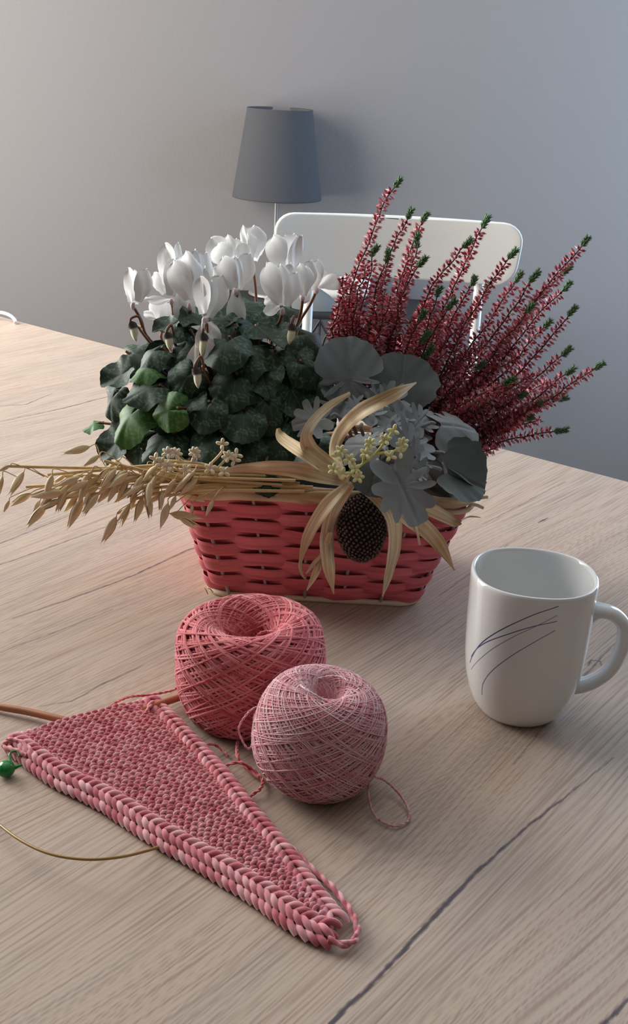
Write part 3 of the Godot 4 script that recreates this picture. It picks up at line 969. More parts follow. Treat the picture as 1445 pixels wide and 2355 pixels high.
# ---------------------------------------------------------------- heather
func heather() -> void:
	var base := Vector3(0.085, TOP + 0.095, -1.0)
	var o := thing("heather", base, "heather with many red flower spikes and green tips in the basket's right half", "plant")
	var fl := Shape.new()
	fl.v.append(Vector3.ZERO); fl.n.append(Vector3.DOWN)
	for k in 4:
		var a := TAU * k / 4
		fl.v.append(Vector3(cos(a) * 0.2, 0.45, sin(a) * 0.2)); fl.n.append(Vector3(cos(a), 0.1, sin(a)).normalized())
	for k in 4:
		var a := TAU * (k + 0.5) / 4
		fl.v.append(Vector3(cos(a) * 0.26, 1.0, sin(a) * 0.26)); fl.n.append(Vector3(cos(a), 0.3, sin(a)).normalized())
	for k in 4:
		fl.i.append_array(PackedInt32Array([0, 1 + (k + 1) % 4, 1 + k, 1 + k, 1 + (k + 1) % 4, 5 + k]))
	for k in 9:
		fl.uv.append(Vector2.ZERO)
		fl.c.append(Color.WHITE if k > 4 else Color(0.9, 0.9, 0.9))
	var list := [
		[800, 940, 770, 640, 920, 412, 1, 0], [840, 940, 850, 650, 950, 482, 1, 0], [860, 940, 900, 640, 980, 492, 1, 0], [900, 960, 930, 700, 1082, 552, 1, 0], [930, 960, 1010, 700, 1122, 500, 1, 0],
		[960, 970, 1050, 760, 1184, 576, 1, 0], [1000, 1010, 1140, 800, 1354, 545, 1, 0], [1000, 1010, 1130, 800, 1308, 612, 1, 0], [1010, 1010, 1150, 820, 1313, 650, 1, 0], [980, 990, 1100, 800, 1241, 626, 1, 0],
		[980, 990, 1080, 780, 1200, 630, 1, 0], [1020, 1030, 1200, 860, 1327, 706, 1, 0], [1010, 1020, 1150, 860, 1270, 738, 1, 0], [1030, 1040, 1200, 910, 1306, 802, 1, 0], [1050, 1050, 1220, 950, 1385, 836, 1, 0],
		[1050, 1050, 1200, 940, 1318, 846, 1, 0], [820, 920, 820, 690, 870, 566, 1, 0.01], [830, 920, 850, 690, 895, 578, 1, -0.01], [870, 930, 900, 700, 976, 590, 1, -0.015], [880, 930, 920, 720, 965, 540, 1, 0.01],
		[930, 960, 960, 790, 1046, 690, 1, -0.02], [940, 970, 950, 800, 1012, 662, 1, -0.02], [960, 970, 1010, 780, 1091, 634, 1, 0.01], [990, 990, 1040, 800, 1130, 648, 1, 0.01], [1000, 1000, 1120, 830, 1228, 700, 1, -0.01],
		[795, 900, 770, 720, 802, 632, 0, -0.01], [785, 900, 762, 760, 792, 676, 0, -0.015], [780, 900, 755, 800, 776, 722, 0, -0.02], [815, 900, 800, 720, 846, 610, 0, -0.01], [770, 900, 740, 850, 752, 808, 0, -0.03],
		[1050, 1050, 1150, 980, 1240, 930, 0, -0.01], [1060, 1050, 1140, 1010, 1195, 968, 0, -0.01], [1060, 1060, 1120, 1030, 1160, 1010, 0, -0.01], [1060, 1060, 1110, 1040, 1140, 1030, 0, -0.02]]
	for k in 64:
		var u := rng.randf()
		var tx := lerpf(800, 1290, u) + rng.randf_range(-30, 30)
		var ty := lerpf(600, 850, pow(u, 1.4)) + rng.randf_range(10, 170)
		var rx := lerpf(810, 1050, u)
		list.append([rx, lerpf(930, 1050, u), lerpf(rx, tx, 0.45) - 12 + rng.randf_range(-15, 15), lerpf(lerpf(930, 1050, u), ty, 0.6), tx, ty, 1 if k % 4 == 0 else 0, rng.randf_range(-0.04, 0.045)])
	for e in list:
		var n := 40
		var path := PackedVector3Array()
		var a := Vector3(e[0], e[1], 1.03)
		var b := Vector3(e[2], e[3], 1.03 + e[7] * 0.7)
		var z := Vector3(e[4], e[5], 1.035 + e[7] + rng.randf_range(-0.015, 0.02))
		for k in n + 1:
			var t := k / float(n)
			var p := a.lerp(b, t).lerp(b.lerp(z, t), t)
			path.append(spot(p.x + noise.get_noise_2d(k * 8.0, e[4] * 9.0) * 9.0, p.y, p.z))
		var rad := PackedFloat32Array()
		for k in n + 1: rad.append(lerpf(0.0011, 0.0005, k / float(n)))
		var s := Shape.new()
		s.tube(path, rad, 5)
		var sp := put("sprig", s, mats["heather stem"], o)
		var fs := Shape.new()
		var tp := Shape.new()
		var length := 0.0
		var acc := PackedFloat32Array([0.0])
		for k in n:
			length += path[k].distance_to(path[k + 1])
			acc.append(length)
		var tip_len := 0.0125 if e[6] == 1 else 0.0
		var pos := length * 0.10
		var whorl := 0
		while pos < length - 0.0005:
			var k := 0
			while k < n - 1 and acc[k + 1] < pos: k += 1
			var p := path[k].lerp(path[k + 1], clampf((pos - acc[k]) / maxf(acc[k + 1] - acc[k], 1e-6), 0, 1))
			var t := (path[mini(k + 1, n)] - path[k]).normalized()
			var x := t.cross(Vector3(0.3, 0.2, 0.9)).normalized()
			var y := t.cross(x)
			var tip_zone := pos > length - tip_len
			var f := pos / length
			for q in (5 if tip_zone else 4):
				var an := TAU * q / 4.0 + whorl * 0.8 + rng.randf_range(-0.3, 0.3)
				var side := x * cos(an) + y * sin(an)
				var lean := rng.randf_range(-0.15, 0.5)
				var up := (side + t * (1.4 if tip_zone else lean)).normalized()
				var len_ := rng.randf_range(0.0054, 0.0074) * (0.72 if tip_zone else lerpf(1.0, 0.88, f))
				var b0 := up.cross(Vector3(0.2, 0.5, 0.84)).normalized()
				var xf := Transform3D(Basis(b0 * len_, up * len_, b0.cross(up) * len_), p + side * 0.0004)
				if tip_zone:
					tp.add(fl, xf)
				else:
					if f < 0.35 and rng.randf() < 0.25: continue
					var pick := rng.randf()
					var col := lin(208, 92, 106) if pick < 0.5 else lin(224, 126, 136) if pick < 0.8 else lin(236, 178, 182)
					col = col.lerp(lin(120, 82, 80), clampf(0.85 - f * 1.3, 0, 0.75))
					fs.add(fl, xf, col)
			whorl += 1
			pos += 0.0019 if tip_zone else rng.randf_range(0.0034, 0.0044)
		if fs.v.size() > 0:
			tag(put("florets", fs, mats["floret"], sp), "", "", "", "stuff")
		if tp.v.size() > 0:
			put("green_tip", tp, mats["heather tip"], sp)

# ---------------------------------------------------------------- silver leaves
func lobed(kind: int, droop: float, cup: float, vary: int) -> ArrayMesh:
	var odd := vary * 1.7
	# notches between the rounded lobes: angle from the tip, depth, width
	var notches: Array = [
		[[0.45, 0.20, 0.10], [0.98, 0.30, 0.11], [1.52, 0.36, 0.13], [2.1, 0.40, 0.18]],
		[[1.0, 0.05, 0.2], [1.7, 0.06, 0.15]],
		[[1.62, 0.30, 0.12], [2.05, 0.50, 0.13], [2.55, 0.45, 0.13]]][kind]
	var wide: float = [1.08, 1.1, 1.0][kind]
	var rows := []
	var seg := 120
	var nr := 10
	for r in nr + 1:
		var rr := r / float(nr)
		var row := PackedVector3Array()
		for q in seg + 1:
			var th := TAU * q / seg - PI
			var e := 0.5 * (1.0 - 0.5 * exp(-pow((PI - absf(th)) / 0.32, 2)))
			if kind == 2: e *= 1.0 + 0.14 * clampf(1.2 - absf(th), -0.4, 1.0)
			for nt in notches:
				var sg: float = signf(th) * 2.0 + odd + nt[0]
				e *= 1.0 - nt[1] * (1.15 + 0.35 * sin(sg * 2.3)) * exp(-pow((absf(th) - nt[0] + 0.10 * sin(sg * 1.9)) / nt[2], 2))
			e *= 1.0 + 0.014 * sin(th * 13.0) + 0.006 * sin(th * 29.0 + 1.0)
			var x := sin(th) * e * rr * wide
			var y := 0.5 + cos(th) * e * rr
			var z := cup * x * x * 1.6 + (0.30 * sin(odd * 3.0 + 1.0) * absf(x) if kind == 0 else 0.12 * absf(x)) + droop * y * y + 0.03 * rr * rr * sin(th * 4.0) - 0.035 * exp(-pow(x / 0.03, 2)) + 0.006 * rr * sin(absf(x) * 26.0 - y * 18.0)
			row.append(Vector3(x, y, z))
		rows.append(row)
	var s := Shape.new()
	s.grid(rows, false)
	for q in s.v.size():
		s.uv[q] = Vector2(s.v[q].x, s.v[q].y) * 3.0
		var vein := exp(-pow(s.v[q].x / 0.02, 2)) * 0.35
		var tone := 0.86 + vein * 0.3
		s.c[q] = Color(tone, tone, tone) if kind == 0 else Color(0.42, 0.47, 0.43) * (0.9 + vein * 0.9) if kind == 1 else Color(0.55, 0.57, 0.57) * (0.9 + vein * 0.5)
	for q in seg + 1:
		s.n[q] = s.n[seg + 1 + q]
	var c := Vector3.ZERO
	for q in seg: c += s.n[q]
	for q in seg + 1: s.n[q] = c.normalized()
	return s.mesh()

func dusty_miller() -> void:
	var base := Vector3(0.045, TOP + 0.095, -0.935)
	var o := thing("silver_ragwort", base, "silver grey felted ragwort with lobed leaves in the middle of the basket", "plant")
	# base, tip, depth, lean right, lean up, kind, droop, cup, width
	var list := [
		[800, 960, 805, 776, 0.965, 0.1, 0.1, 2, -0.15, 0.3, 0.92], [915, 945, 945, 806, 0.985, 0.2, 0.2, 1, -0.1, 0.3, 1.05], [985, 975, 1106, 935, 0.955, 0.3, 0.8, 0, -0.25, -0.4, 1.15], [775, 955, 668, 965, 0.955, -0.2, 0.5, 0, -0.1, 0.4, 1.0],
		[765, 985, 800, 880, 0.96, -0.2, 0.4, 0, -0.2, 0.5, 0.9], [905, 960, 880, 870, 0.965, 0.0, 0.4, 0, -0.2, 0.4, 0.9], [860, 985, 925, 890, 0.955, 0.2, 0.6, 0, -0.2, 0.6, 1.0],
		[900, 1010, 975, 930, 0.945, 0.3, 0.5, 0, -0.2, 0.5, 1.0], [890, 1030, 798, 985, 0.915, -0.2, 0.7, 0, -0.25, -0.3, 1.1], [905, 1050, 985, 985, 0.93, 0.3, 0.4, 0, -0.2, 0.5, 1.1],
		[920, 1070, 990, 1030, 0.925, 0.4, 0.3, 0, -0.15, 0.4, 0.95], [870, 1060, 850, 1140, 0.908, 0.0, 0.3, 1, -0.1, 0.3, 1.25], [885, 1030, 955, 1205, 0.895, 0.05, 0.3, 0, -0.1, 0.45, 0.72],
		[1000, 1075, 1128, 1110, 0.93, 0.3, 0.4, 1, -0.1, 0.25, 0.95], [1010, 1040, 1136, 1080, 0.945, 0.5, 0.6, 1, -0.1, 0.3, 0.85], [925, 1060, 985, 1098, 0.905, 0.2, 0.5, 0, -0.2, 0.3, 0.9],
		[830, 985, 850, 905, 0.95, 0.1, 0.6, 0, -0.2, 0.5, 1.0], [940, 1000, 1000, 930, 0.95, 0.3, 0.4, 0, -0.2, 0.5, 0.8], [880, 1010, 900, 930, 0.94, 0.0, 0.6, 0, -0.2, 0.6, 0.9]]
	for e in list:
		var a := Vector2(e[0], e[1])
		var b := Vector2(e[2], e[3])
		var xf := sheet_frame(a, b, e[4], e[5], e[6])
		xf.basis.x *= e[10]
		var lf := put_mesh("leaf", lobed(e[7], e[8], e[9], list.find(e)), mats["felted leaf"], o, xf)
		if e[7] == 1: tag(lf, "rounded grey-green leaf with a smooth edge")
		var s := Shape.new()
		s.tube(smooth_path([base, base.lerp(xf.origin, 0.6) + Vector3.UP * 0.01, xf.origin, xf * Vector3(0, 0.12, 0)], 4), 0.0015, 6, Color(0.8, 0.8, 0.8))
		put("stalk", s, mats["felted leaf"], lf)

# ---------------------------------------------------------------- oats
func spikelet(k: int) -> ArrayMesh:
	var s := Shape.new()
	var open := 0.06 + 0.05 * k
	for g in 3:
		var rows := []
		for r in 9:
			var t := r / 8.0
			var hw: float = [0.02, 0.09, 0.135, 0.15, 0.145, 0.12, 0.085, 0.045, 0.004][r]
			var row := PackedVector3Array()
			for q in 7:
				var a := (q / 6.0 - 0.5) * PI * 0.95
				var ln := 1.0 if g < 2 else 0.88
				var p := Vector3(sin(a) * hw, t * ln, cos(a) * hw * 0.85 + (0.0 if g == 2 else open * t * t))
				if g == 1: p = Vector3(-p.x, p.y, -p.z)
				if g == 2: p = Vector3(p.x * 0.8, p.y, p.z * 0.5)
				row.append(p)
			rows.append(row)
		s.grid(rows)
	for q in s.v.size():
		var p := s.v[q]
		var line := 0.5 + 0.5 * sin(atan2(p.x, absf(p.z) + 0.02) * 9.0)
		s.c[q] = lin(196, 168, 120).lerp(lin(240, 224, 190), clampf(line * 0.45 + p.y * 0.45, 0, 1))
	for q in 2:
		s.tube(PackedVector3Array([Vector3(0, 0.85, (q - 0.5) * 0.06), Vector3((q - 0.5) * 0.03, 1.12, (q - 0.5) * 0.2)]), PackedFloat32Array([0.012, 0.003]), 4, lin(226, 208, 170))
	return s.mesh()

func oats() -> void:
	var o := thing("oat_bunch", spot(520, 1110, 0.945), "bunch of dried straw-coloured oat stalks lying along the basket's rim and sticking out left", "dried oats")
	var shapes := []
	for k in 3: shapes.append(spikelet(k))
	var list := [[207, 1027, 156, 1049], [230, 1046, 194, 1074], [254, 1075, 221, 1105], [55, 1084, 28, 1139], [71, 1134, 21, 1162], [121, 1091, 99, 1143], [152, 1091, 121, 1110], [187, 1091, 149, 1113],
		[170, 1112, 125, 1139], [107, 1160, 62, 1212], [190, 1146, 156, 1212], [204, 1132, 195, 1167], [268, 1094, 225, 1143], [268, 1188, 234, 1247], [299, 1160, 275, 1209], [329, 1143, 310, 1198],
		[341, 1136, 343, 1191], [374, 1132, 368, 1174], [387, 1157, 368, 1212], [405, 1140, 391, 1174], [443, 1160, 439, 1188], [491, 1150, 474, 1186], [391, 1181, 460, 1195], [412, 1191, 457, 1212], [277, 1056, 249, 1077],
		[24, 1070, -8, 1084], [6, 1094, -4, 1136], [22, 1150, 8, 1178], [150, 1132, 78, 1146], [200, 1125, 150, 1140], [93, 1150, 80, 1178]]
	for k in 36:
		var x := rng.randf_range(120, 380)
		var y := lerpf(1120, 1075, (x - 120) / 260.0) + rng.randf_range(-24, 42)
		var a := deg_to_rad(rng.randf_range(195, 262))
		var l := rng.randf_range(42, 60)
		list.append([x, y, x + cos(a) * l, y - sin(a) * l])
	for k in 10:
		var x := rng.randf_range(360, 470)
		var y := rng.randf_range(1075, 1140)
		list.append([x, y, x + rng.randf_range(-46, -20), y + rng.randf_range(10, 46)])
	# the stalks
	var ends := []
	for q in [[700, 1100, 400, 1090, 100, 1135], [690, 1112, 380, 1105, 60, 1120], [720, 1095, 420, 1080, 20, 1072], [700, 1118, 420, 1118, 150, 1145], [680, 1105, 400, 1098, 200, 1120], [710, 1125, 430, 1125, 270, 1180], [660, 1108, 430, 1092, 150, 1095], [720, 1120, 480, 1115, 300, 1150], [650, 1115, 450, 1100, 240, 1060], [700, 1130, 520, 1128, 380, 1140], [690, 1096, 420, 1070, 110, 1092], [690, 1100, 480, 1106, 330, 1110]]:
		var d := 0.938 + rng.randf_range(-0.006, 0.006)
		var s := Shape.new()
		s.tube(smooth_path([spot(q[0], q[1], d), spot(q[2], q[3], d - 0.004), spot(lerpf(q[2], q[4], 0.6), lerpf(q[3], q[5], 0.5), d - 0.006), spot(q[4], q[5], d - 0.006)], 6), 0.0013, 6, lin(205, 178, 128))
		put("stalk", s, mats["straw"], o)
	for k in list.size():
		var e: Array = list[k]
		var d := 0.93 + rng.randf_range(-0.016, 0.008)
		if e[0] > 400: d = 0.918
		var xf := sheet_frame(Vector2(e[0], e[1]), Vector2(e[2], e[3]), d, rng.randf_range(-0.5, 0.5), rng.randf_range(-0.4, 0.4))
		xf.basis = xf.basis.rotated(xf.basis.y.normalized(), rng.randf_range(-0.8, 0.8))
		var sp := put_mesh("spikelet", shapes[k % 3], mats["straw"], o, xf)
		var s := Shape.new()
		var to := spot(minf(e[0] + rng.randf_range(40, 90), 520), clampf(lerpf(e[1], 1105, 0.75), 1078, 1130), 0.935)
		s.tube(smooth_path([xf.origin, xf.origin - xf.basis.y * 0.25, to.lerp(xf.origin, 0.4) + Vector3.UP * 0.002, to], 4), 0.00045, 4, lin(196, 166, 116))
		put("pedicel", s, mats["straw"], sp)

# ---------------------------------------------------------------- dry husk bow, seed head, berries
func front(py: float) -> float:
	return 0.945 + maxf(0.0, (py - 1150) / 240.0) * 0.058

func bow() -> void:
	var o := thing("husk_bow", spot(800, 1105, 0.90), "bow of dry beige corn husk strips tied on the front of the basket", "bow")
	var list := [
		[[505, 1087, 3], [560, 1076, 22], [640, 1075, 36], [720, 1088, 40], [805, 1110, 24]],
		[[640, 985, 10], [650, 1008, 26], [700, 1042, 32], [750, 1075, 34], [800, 1105, 22]],
		[[805, 905, 10], [748, 940, 22], [708, 990, 26], [712, 1030, 36], [750, 1065, 38], [800, 1105, 22]],
		[[958, 880, 4], [900, 910, 30], [830, 945, 36], [785, 990, 34], [770, 1040, 28], [790, 1100, 18]],
		[[800, 1112, 16], [752, 1160, 34], [712, 1225, 28], [692, 1290, 9], [694, 1318, 7], [704, 1334, 3]],
		[[812, 1112, 16], [772, 1165, 34], [752, 1235, 36], [756, 1300, 30], [768, 1366, 3]],
		[[760, 1225, 12], [742, 1278, 18], [728, 1315, 20], [706, 1358, 3]],
		[[744, 1272, 8], [722, 1296, 10], [704, 1320, 3]],
		[[815, 1108, 16], [868, 1145, 30], [906, 1195, 40], [908, 1260, 34], [896, 1315, 22], [880, 1372, 3]],
		[[820, 1105, 16], [890, 1140, 28], [945, 1190, 46], [1000, 1240, 42], [1046, 1312, 3]],
		[[830, 1105, 14], [920, 1140, 24], [990, 1172, 34], [1045, 1200, 24], [1062, 1206, 3]],
		[[945, 1180, 6], [958, 1215, 7], [966, 1254, 6]],
		[[1062, 1196, 3], [1082, 1188, 4], [1106, 1190, 2]]]
	var turn := 0
	for l in list:
		var pts := []
		var wid := []
		var cnt: int = l.size()
		for k in cnt:
			var e: Array = l[k]
			var d := front(e[1]) - 0.030 + 0.010 * sin(k * 1.7 + turn)
			if e[1] < 1060: d = 0.905 + 0.02 * sin(k * 1.3 + turn)
			if e[0] > 1010: d += 0.012
			pts.append(spot(e[0], e[1], d))
			wid.append(float(e[2]))
		var path := smooth_path(pts, 6)
		var rows := []
		var np := path.size()
		for k in np:
			var t := k / float(np - 1)
			var dir := (path[mini(k + 1, np - 1)] - path[maxi(k - 1, 0)]).normalized()
			var nn := (eye - path[k]).normalized().rotated(dir, 0.5 * sin(t * 4.0 + turn * 1.9))
			var side := dir.cross(nn).normalized()
			nn = side.cross(dir)
			var hw := ramp(wid, t) * 0.5 * 0.92 / FOCAL
			var row := PackedVector3Array()
			for q in 7:
				var e := q / 3.0 - 1.0
				row.append(path[k] + side * e * hw + nn * hw * (0.35 * (1 - e * e) * sin(t * 5 + turn) + 0.10 * sin(e * 6 + turn + t * 3)))
			rows.append(row)
		var s := Shape.new()
		s.grid(rows, false, Color.WHITE, 1.0, 1.0)
		for q in s.v.size():
			var t := s.uv[q].y
			var brown := clampf(noise.get_noise_3d(s.v[q].x * 2500, s.v[q].y * 900, turn * 60.0) * 0.9 + 0.2, 0, 0.75)
			s.c[q] = lin(242, 226, 196).lerp(lin(206, 168, 118), brown)
		put("husk_strip", s, mats["husk"], o)
		turn += 1

func seed_head() -> void:
	var c := spot(832, 1214, front(1214) - 0.024)
	var xf := Transform3D(Basis(cr * 0.0192, cu * 0.0265, -cf * 0.0165), c)
	var o := thing("seed_head", c, "dark brown oval seed head with beady surface hanging below the husk bow", "seed head")
	var s := Shape.new()
	s.ball(Transform3D(xf.basis.scaled_local(Vector3.ONE * 0.955), c), 28, 20)
	put("core", s, mats["seed core"], o)
	var b := Shape.new()
	var n := 560
	for k in n:
		var y := 1.0 - 2.0 * (k + 0.5) / n
		var r := sqrt(1 - y * y)
		var a := k * 2.39996
		var p := Vector3(cos(a) * r, y, sin(a) * r)
		if p.z < -0.35: continue
		var q := xf * ((p + Vector3(rng.randf_range(-.02, .02), rng.randf_range(-.02, .02), 0)).normalized() * rng.randf_range(0.985, 1.03))
		b.ball(Transform3D(Basis.from_scale(Vector3.ONE * rng.randf_range(0.00112, 0.00135)), q), 7, 5)
	tag(put("seeds", b, mats["seed"], o), "", "", "", "stuff")

func berry_sprig(label: String, stems: Array, clusters: Array, d: float, a: Color, b: Color, rr: float) -> void:
	var o := thing("berry_sprig", spot(stems[0][0][0], stems[0][0][1], d), label, "berry sprig")
	for l in stems:
		var pts := []
		for e in l: pts.append(spot(e[0], e[1], d))
		var s := Shape.new()
		s.tube(smooth_path(pts, 5), 0.0011, 6, a)
		put("stem", s, mats["berry"], o)
	for e in clusters:
		var c := spot(e[0], e[1], d - 0.003)
		for k in e[2]:
			var an: float = TAU * k / e[2] + e[0]
			var dir := (cr * cos(an) + cu * (sin(an) + 0.25) - cf * rng.randf_range(0.0, 0.6)).normalized()
			var s := Shape.new()
			var x := dir.cross(cf).normalized()
			var tone := rng.randf()
			s.ball(Transform3D(Basis(x * rr * 0.72, dir * rr * 1.25, x.cross(dir) * rr * 0.72), c + dir * rr * 1.35), 9, 7, a.lerp(b, tone), b, 1.0)
			put("berry", s, mats["berry"], o)

func berries() -> void:
	berry_sprig("pale yellow berry sprig on the knot of the husk bow", [
		[[800, 1098], [830, 1070], [862, 1045], [890, 1010], [906, 988]], [[835, 1066], [838, 1045], [846, 1030], [852, 1018]], [[862, 1045], [890, 1040], [912, 1036], [928, 1024]], [[815, 1085], [806, 1068], [804, 1056]], [[815, 1090], [822, 1098]]],
		[[906, 990, 3], [886, 1012, 5], [852, 1020, 6], [842, 1044, 5], [926, 1020, 6], [922, 1040, 3], [898, 1050, 4], [804, 1058, 5], [824, 1098, 6], [816, 1078, 5], [784, 1038, 5], [768, 1080, 5], [776, 1050, 3], [790, 1090, 4]], 0.888, lin(206, 206, 120), lin(238, 232, 178), 0.0021)
	berry_sprig("cream berry sprig lying on the oat stalks at the left rim", [
		[[520, 1085], [470, 1068], [420, 1062], [358, 1058]], [[420, 1062], [404, 1046]], [[440, 1066], [448, 1046]], [[400, 1062], [387, 1072]], [[480, 1072], [510, 1040], [512, 1022]], [[500, 1078], [525, 1050]]],
		[[358, 1056, 4], [387, 1042, 6], [405, 1044, 6], [387, 1072, 5], [448, 1042, 7], [428, 1082, 5], [512, 1022, 4], [525, 1050, 6], [484, 1078, 5], [516, 1086, 4], [540, 1058, 4], [370, 1064, 4], [544, 1046, 3]], 0.912, lin(214, 194, 148), lin(244, 232, 202), 0.0021)

# ---------------------------------------------------------------- mug
func mug() -> void:
	var at := on_table(1190, 1630)
	var o := thing("mug", at, "white porcelain mug with thin curved blue-grey lines and a handle at right", "mug")
	var facing := atan2(-(eye.z - at.z), eye.x - at.x)
	var outp := [[0.0225, 0.0012], [0.0238, 0.0004], [0.0268, 0.0008], [0.0300, 0.0040], [0.0345, 0.0110], [0.0385, 0.0210], [0.0414, 0.0330], [0.0431, 0.0470], [0.0440, 0.0620], [0.0444, 0.0780], [0.0447, 0.0930], [0.0450, 0.1040], [0.0450, 0.1075], [0.0443, 0.1094], [0.0432, 0.1098], [0.0420, 0.1090], [0.0414, 0.1070]]
	var inp := [[0.0412, 0.1000], [0.0410, 0.0800], [0.0405, 0.0600], [0.0392, 0.0420], [0.0360, 0.0250], [0.0310, 0.0130], [0.0240, 0.0070], [0.0, 0.0055]]
	var rows := []
	var hs := PackedFloat32Array()
	var seg := 96
	for q in [[0.0, 0.0016]] + outp + inp:
		var row := PackedVector3Array()
		for k in seg + 1:
			var a := TAU * k / seg
			var sq := 1.0 + 0.020 * clampf(q[1] / 0.06, 0, 1) * cos(4 * (a - facing - 0.12) + PI)
			row.append(at + Vector3(q[0] * sq * cos(a), q[1], -q[0] * sq * sin(a)))
		rows.append(row)
		hs.append(q[1])
	var s := Shape.new()
	s.grid(rows)
	for r in rows.size():
		for k in seg + 1:
			s.uv[r * (seg + 1) + k] = Vector2(float(k) / seg, 1.0 - hs[r] / 0.11 if r <= 14 else 0.999)
		var m := (s.n[r * (seg + 1)] + s.n[r * (seg + 1) + seg]).normalized()
		s.n[r * (seg + 1)] = m
		s.n[r * (seg + 1) + seg] = m
	# the printed lines, found on the wall of the mug
	var w := 2048
	var h := 1024
	var im := Image.create(w, h, false, Image.FORMAT_RGB8)
	var white := rgb(232, 232, 231)
	im.fill(white)
	for l in [[3.4, rgb(68, 72, 118), [1284, 1394], [1232, 1413], [1180, 1435], [1140, 1456], [1108, 1480], [1086, 1508], [1077, 1524]], [3.2, rgb(70, 74, 116), [1280, 1429], [1230, 1441], [1180, 1455], [1130, 1472], [1100, 1490], [1082, 1510]],
			[2.6, rgb(130, 132, 152), [1282, 1415], [1240, 1438], [1185, 1463], [1140, 1488], [1105, 1515], [1079, 1540]], [2.9, rgb(112, 116, 142), [1277, 1450], [1230, 1478], [1180, 1507], [1135, 1540], [1108, 1572], [1098, 1602]]]:
		var pts := []
		for k in range(2, l.size()):
			var r := ray(l[k][0], l[k][1])
			var e := Vector2(eye.x - at.x, eye.z - at.z)
			var g := Vector2(r.x, r.z)
			var rad := 0.0443
			var aa := g.dot(g)
			var bb := e.dot(g)
			var disc := bb * bb - aa * (e.dot(e) - rad * rad)
			var t := (-bb - sqrt(maxf(disc, 0.0))) / aa
			var p := eye + r * t - at
			pts.append(Vector3(fposmod(atan2(-p.z, p.x), TAU) / TAU * w, (1.0 - p.y / 0.11) * h, 0))
		var path := smooth_path(pts, 60)
		for p in path:
			for yy in range(int(p.y - 5), int(p.y + 6)):
				for xx in range(int(p.x - 5), int(p.x + 6)):
					if xx < 0 or yy < 0 or xx >= w or yy >= h: continue
					var cov := clampf(l[0] + 0.5 - Vector2(xx + 0.5 - p.x, (yy + 0.5 - p.y) * 1.22).length(), 0, 1)
					if cov > 0:
						var old := im.get_pixel(xx, yy)
						var nw := white.lerp(l[1], cov)
						if nw.get_luminance() < old.get_luminance(): im.set_pixel(xx, yy, nw)
	var m := mat("porcelain", Color.WHITE, 0.12)
	m.albedo_texture = ImageTexture.create_from_image(im)
	m.clearcoat_enabled = true; m.clearcoat = 0.5; m.clearcoat_roughness = 0.05
	var plain := mat("porcelain plain", white, 0.12)
	plain.clearcoat_enabled = true; plain.clearcoat = 0.5; plain.clearcoat_roughness = 0.05
	put("body", s, m, o)
	# handle
	var dir := Vector3(0.96, 0, 0.10).normalized()
	var pts := []
	for q in [[0.0415, 0.0840], [0.0490, 0.0850], [0.0580, 0.0830], [0.0655, 0.0755], [0.0672, 0.0640], [0.0655, 0.0520], [0.0610, 0.0400], [0.0520, 0.0300], [0.0430, 0.0250], [0.0345, 0.0235]]:
		pts.append(at + dir * q[0] + Vector3.UP * q[1])
	var hp := smooth_path(pts, 6)
	var rad := PackedFloat32Array()
	for k in hp.size():
		var t := k / float(hp.size() - 1)
		rad.append(0.0050 + 0.0030 * exp(-pow(t / 0.07, 2)) + 0.0008 * exp(-pow((1 - t) / 0.10, 2)))
	var hd := Shape.new()
	hd.tube(hp, rad, 16, Color.WHITE, 1.45, dir.cross(Vector3.UP))
	put("handle", hd, plain, o)

# ---------------------------------------------------------------- yarn
func fleck(a: Color, b: Color, c: Color, k: float, row: float) -> Color:
	var q := noise.get_noise_2d(k, row) * 1.6
	return a.lerp(b, clampf(q + 0.3, 0, 1)).lerp(c, clampf(-q * 1.2 - 0.1, 0, 1))

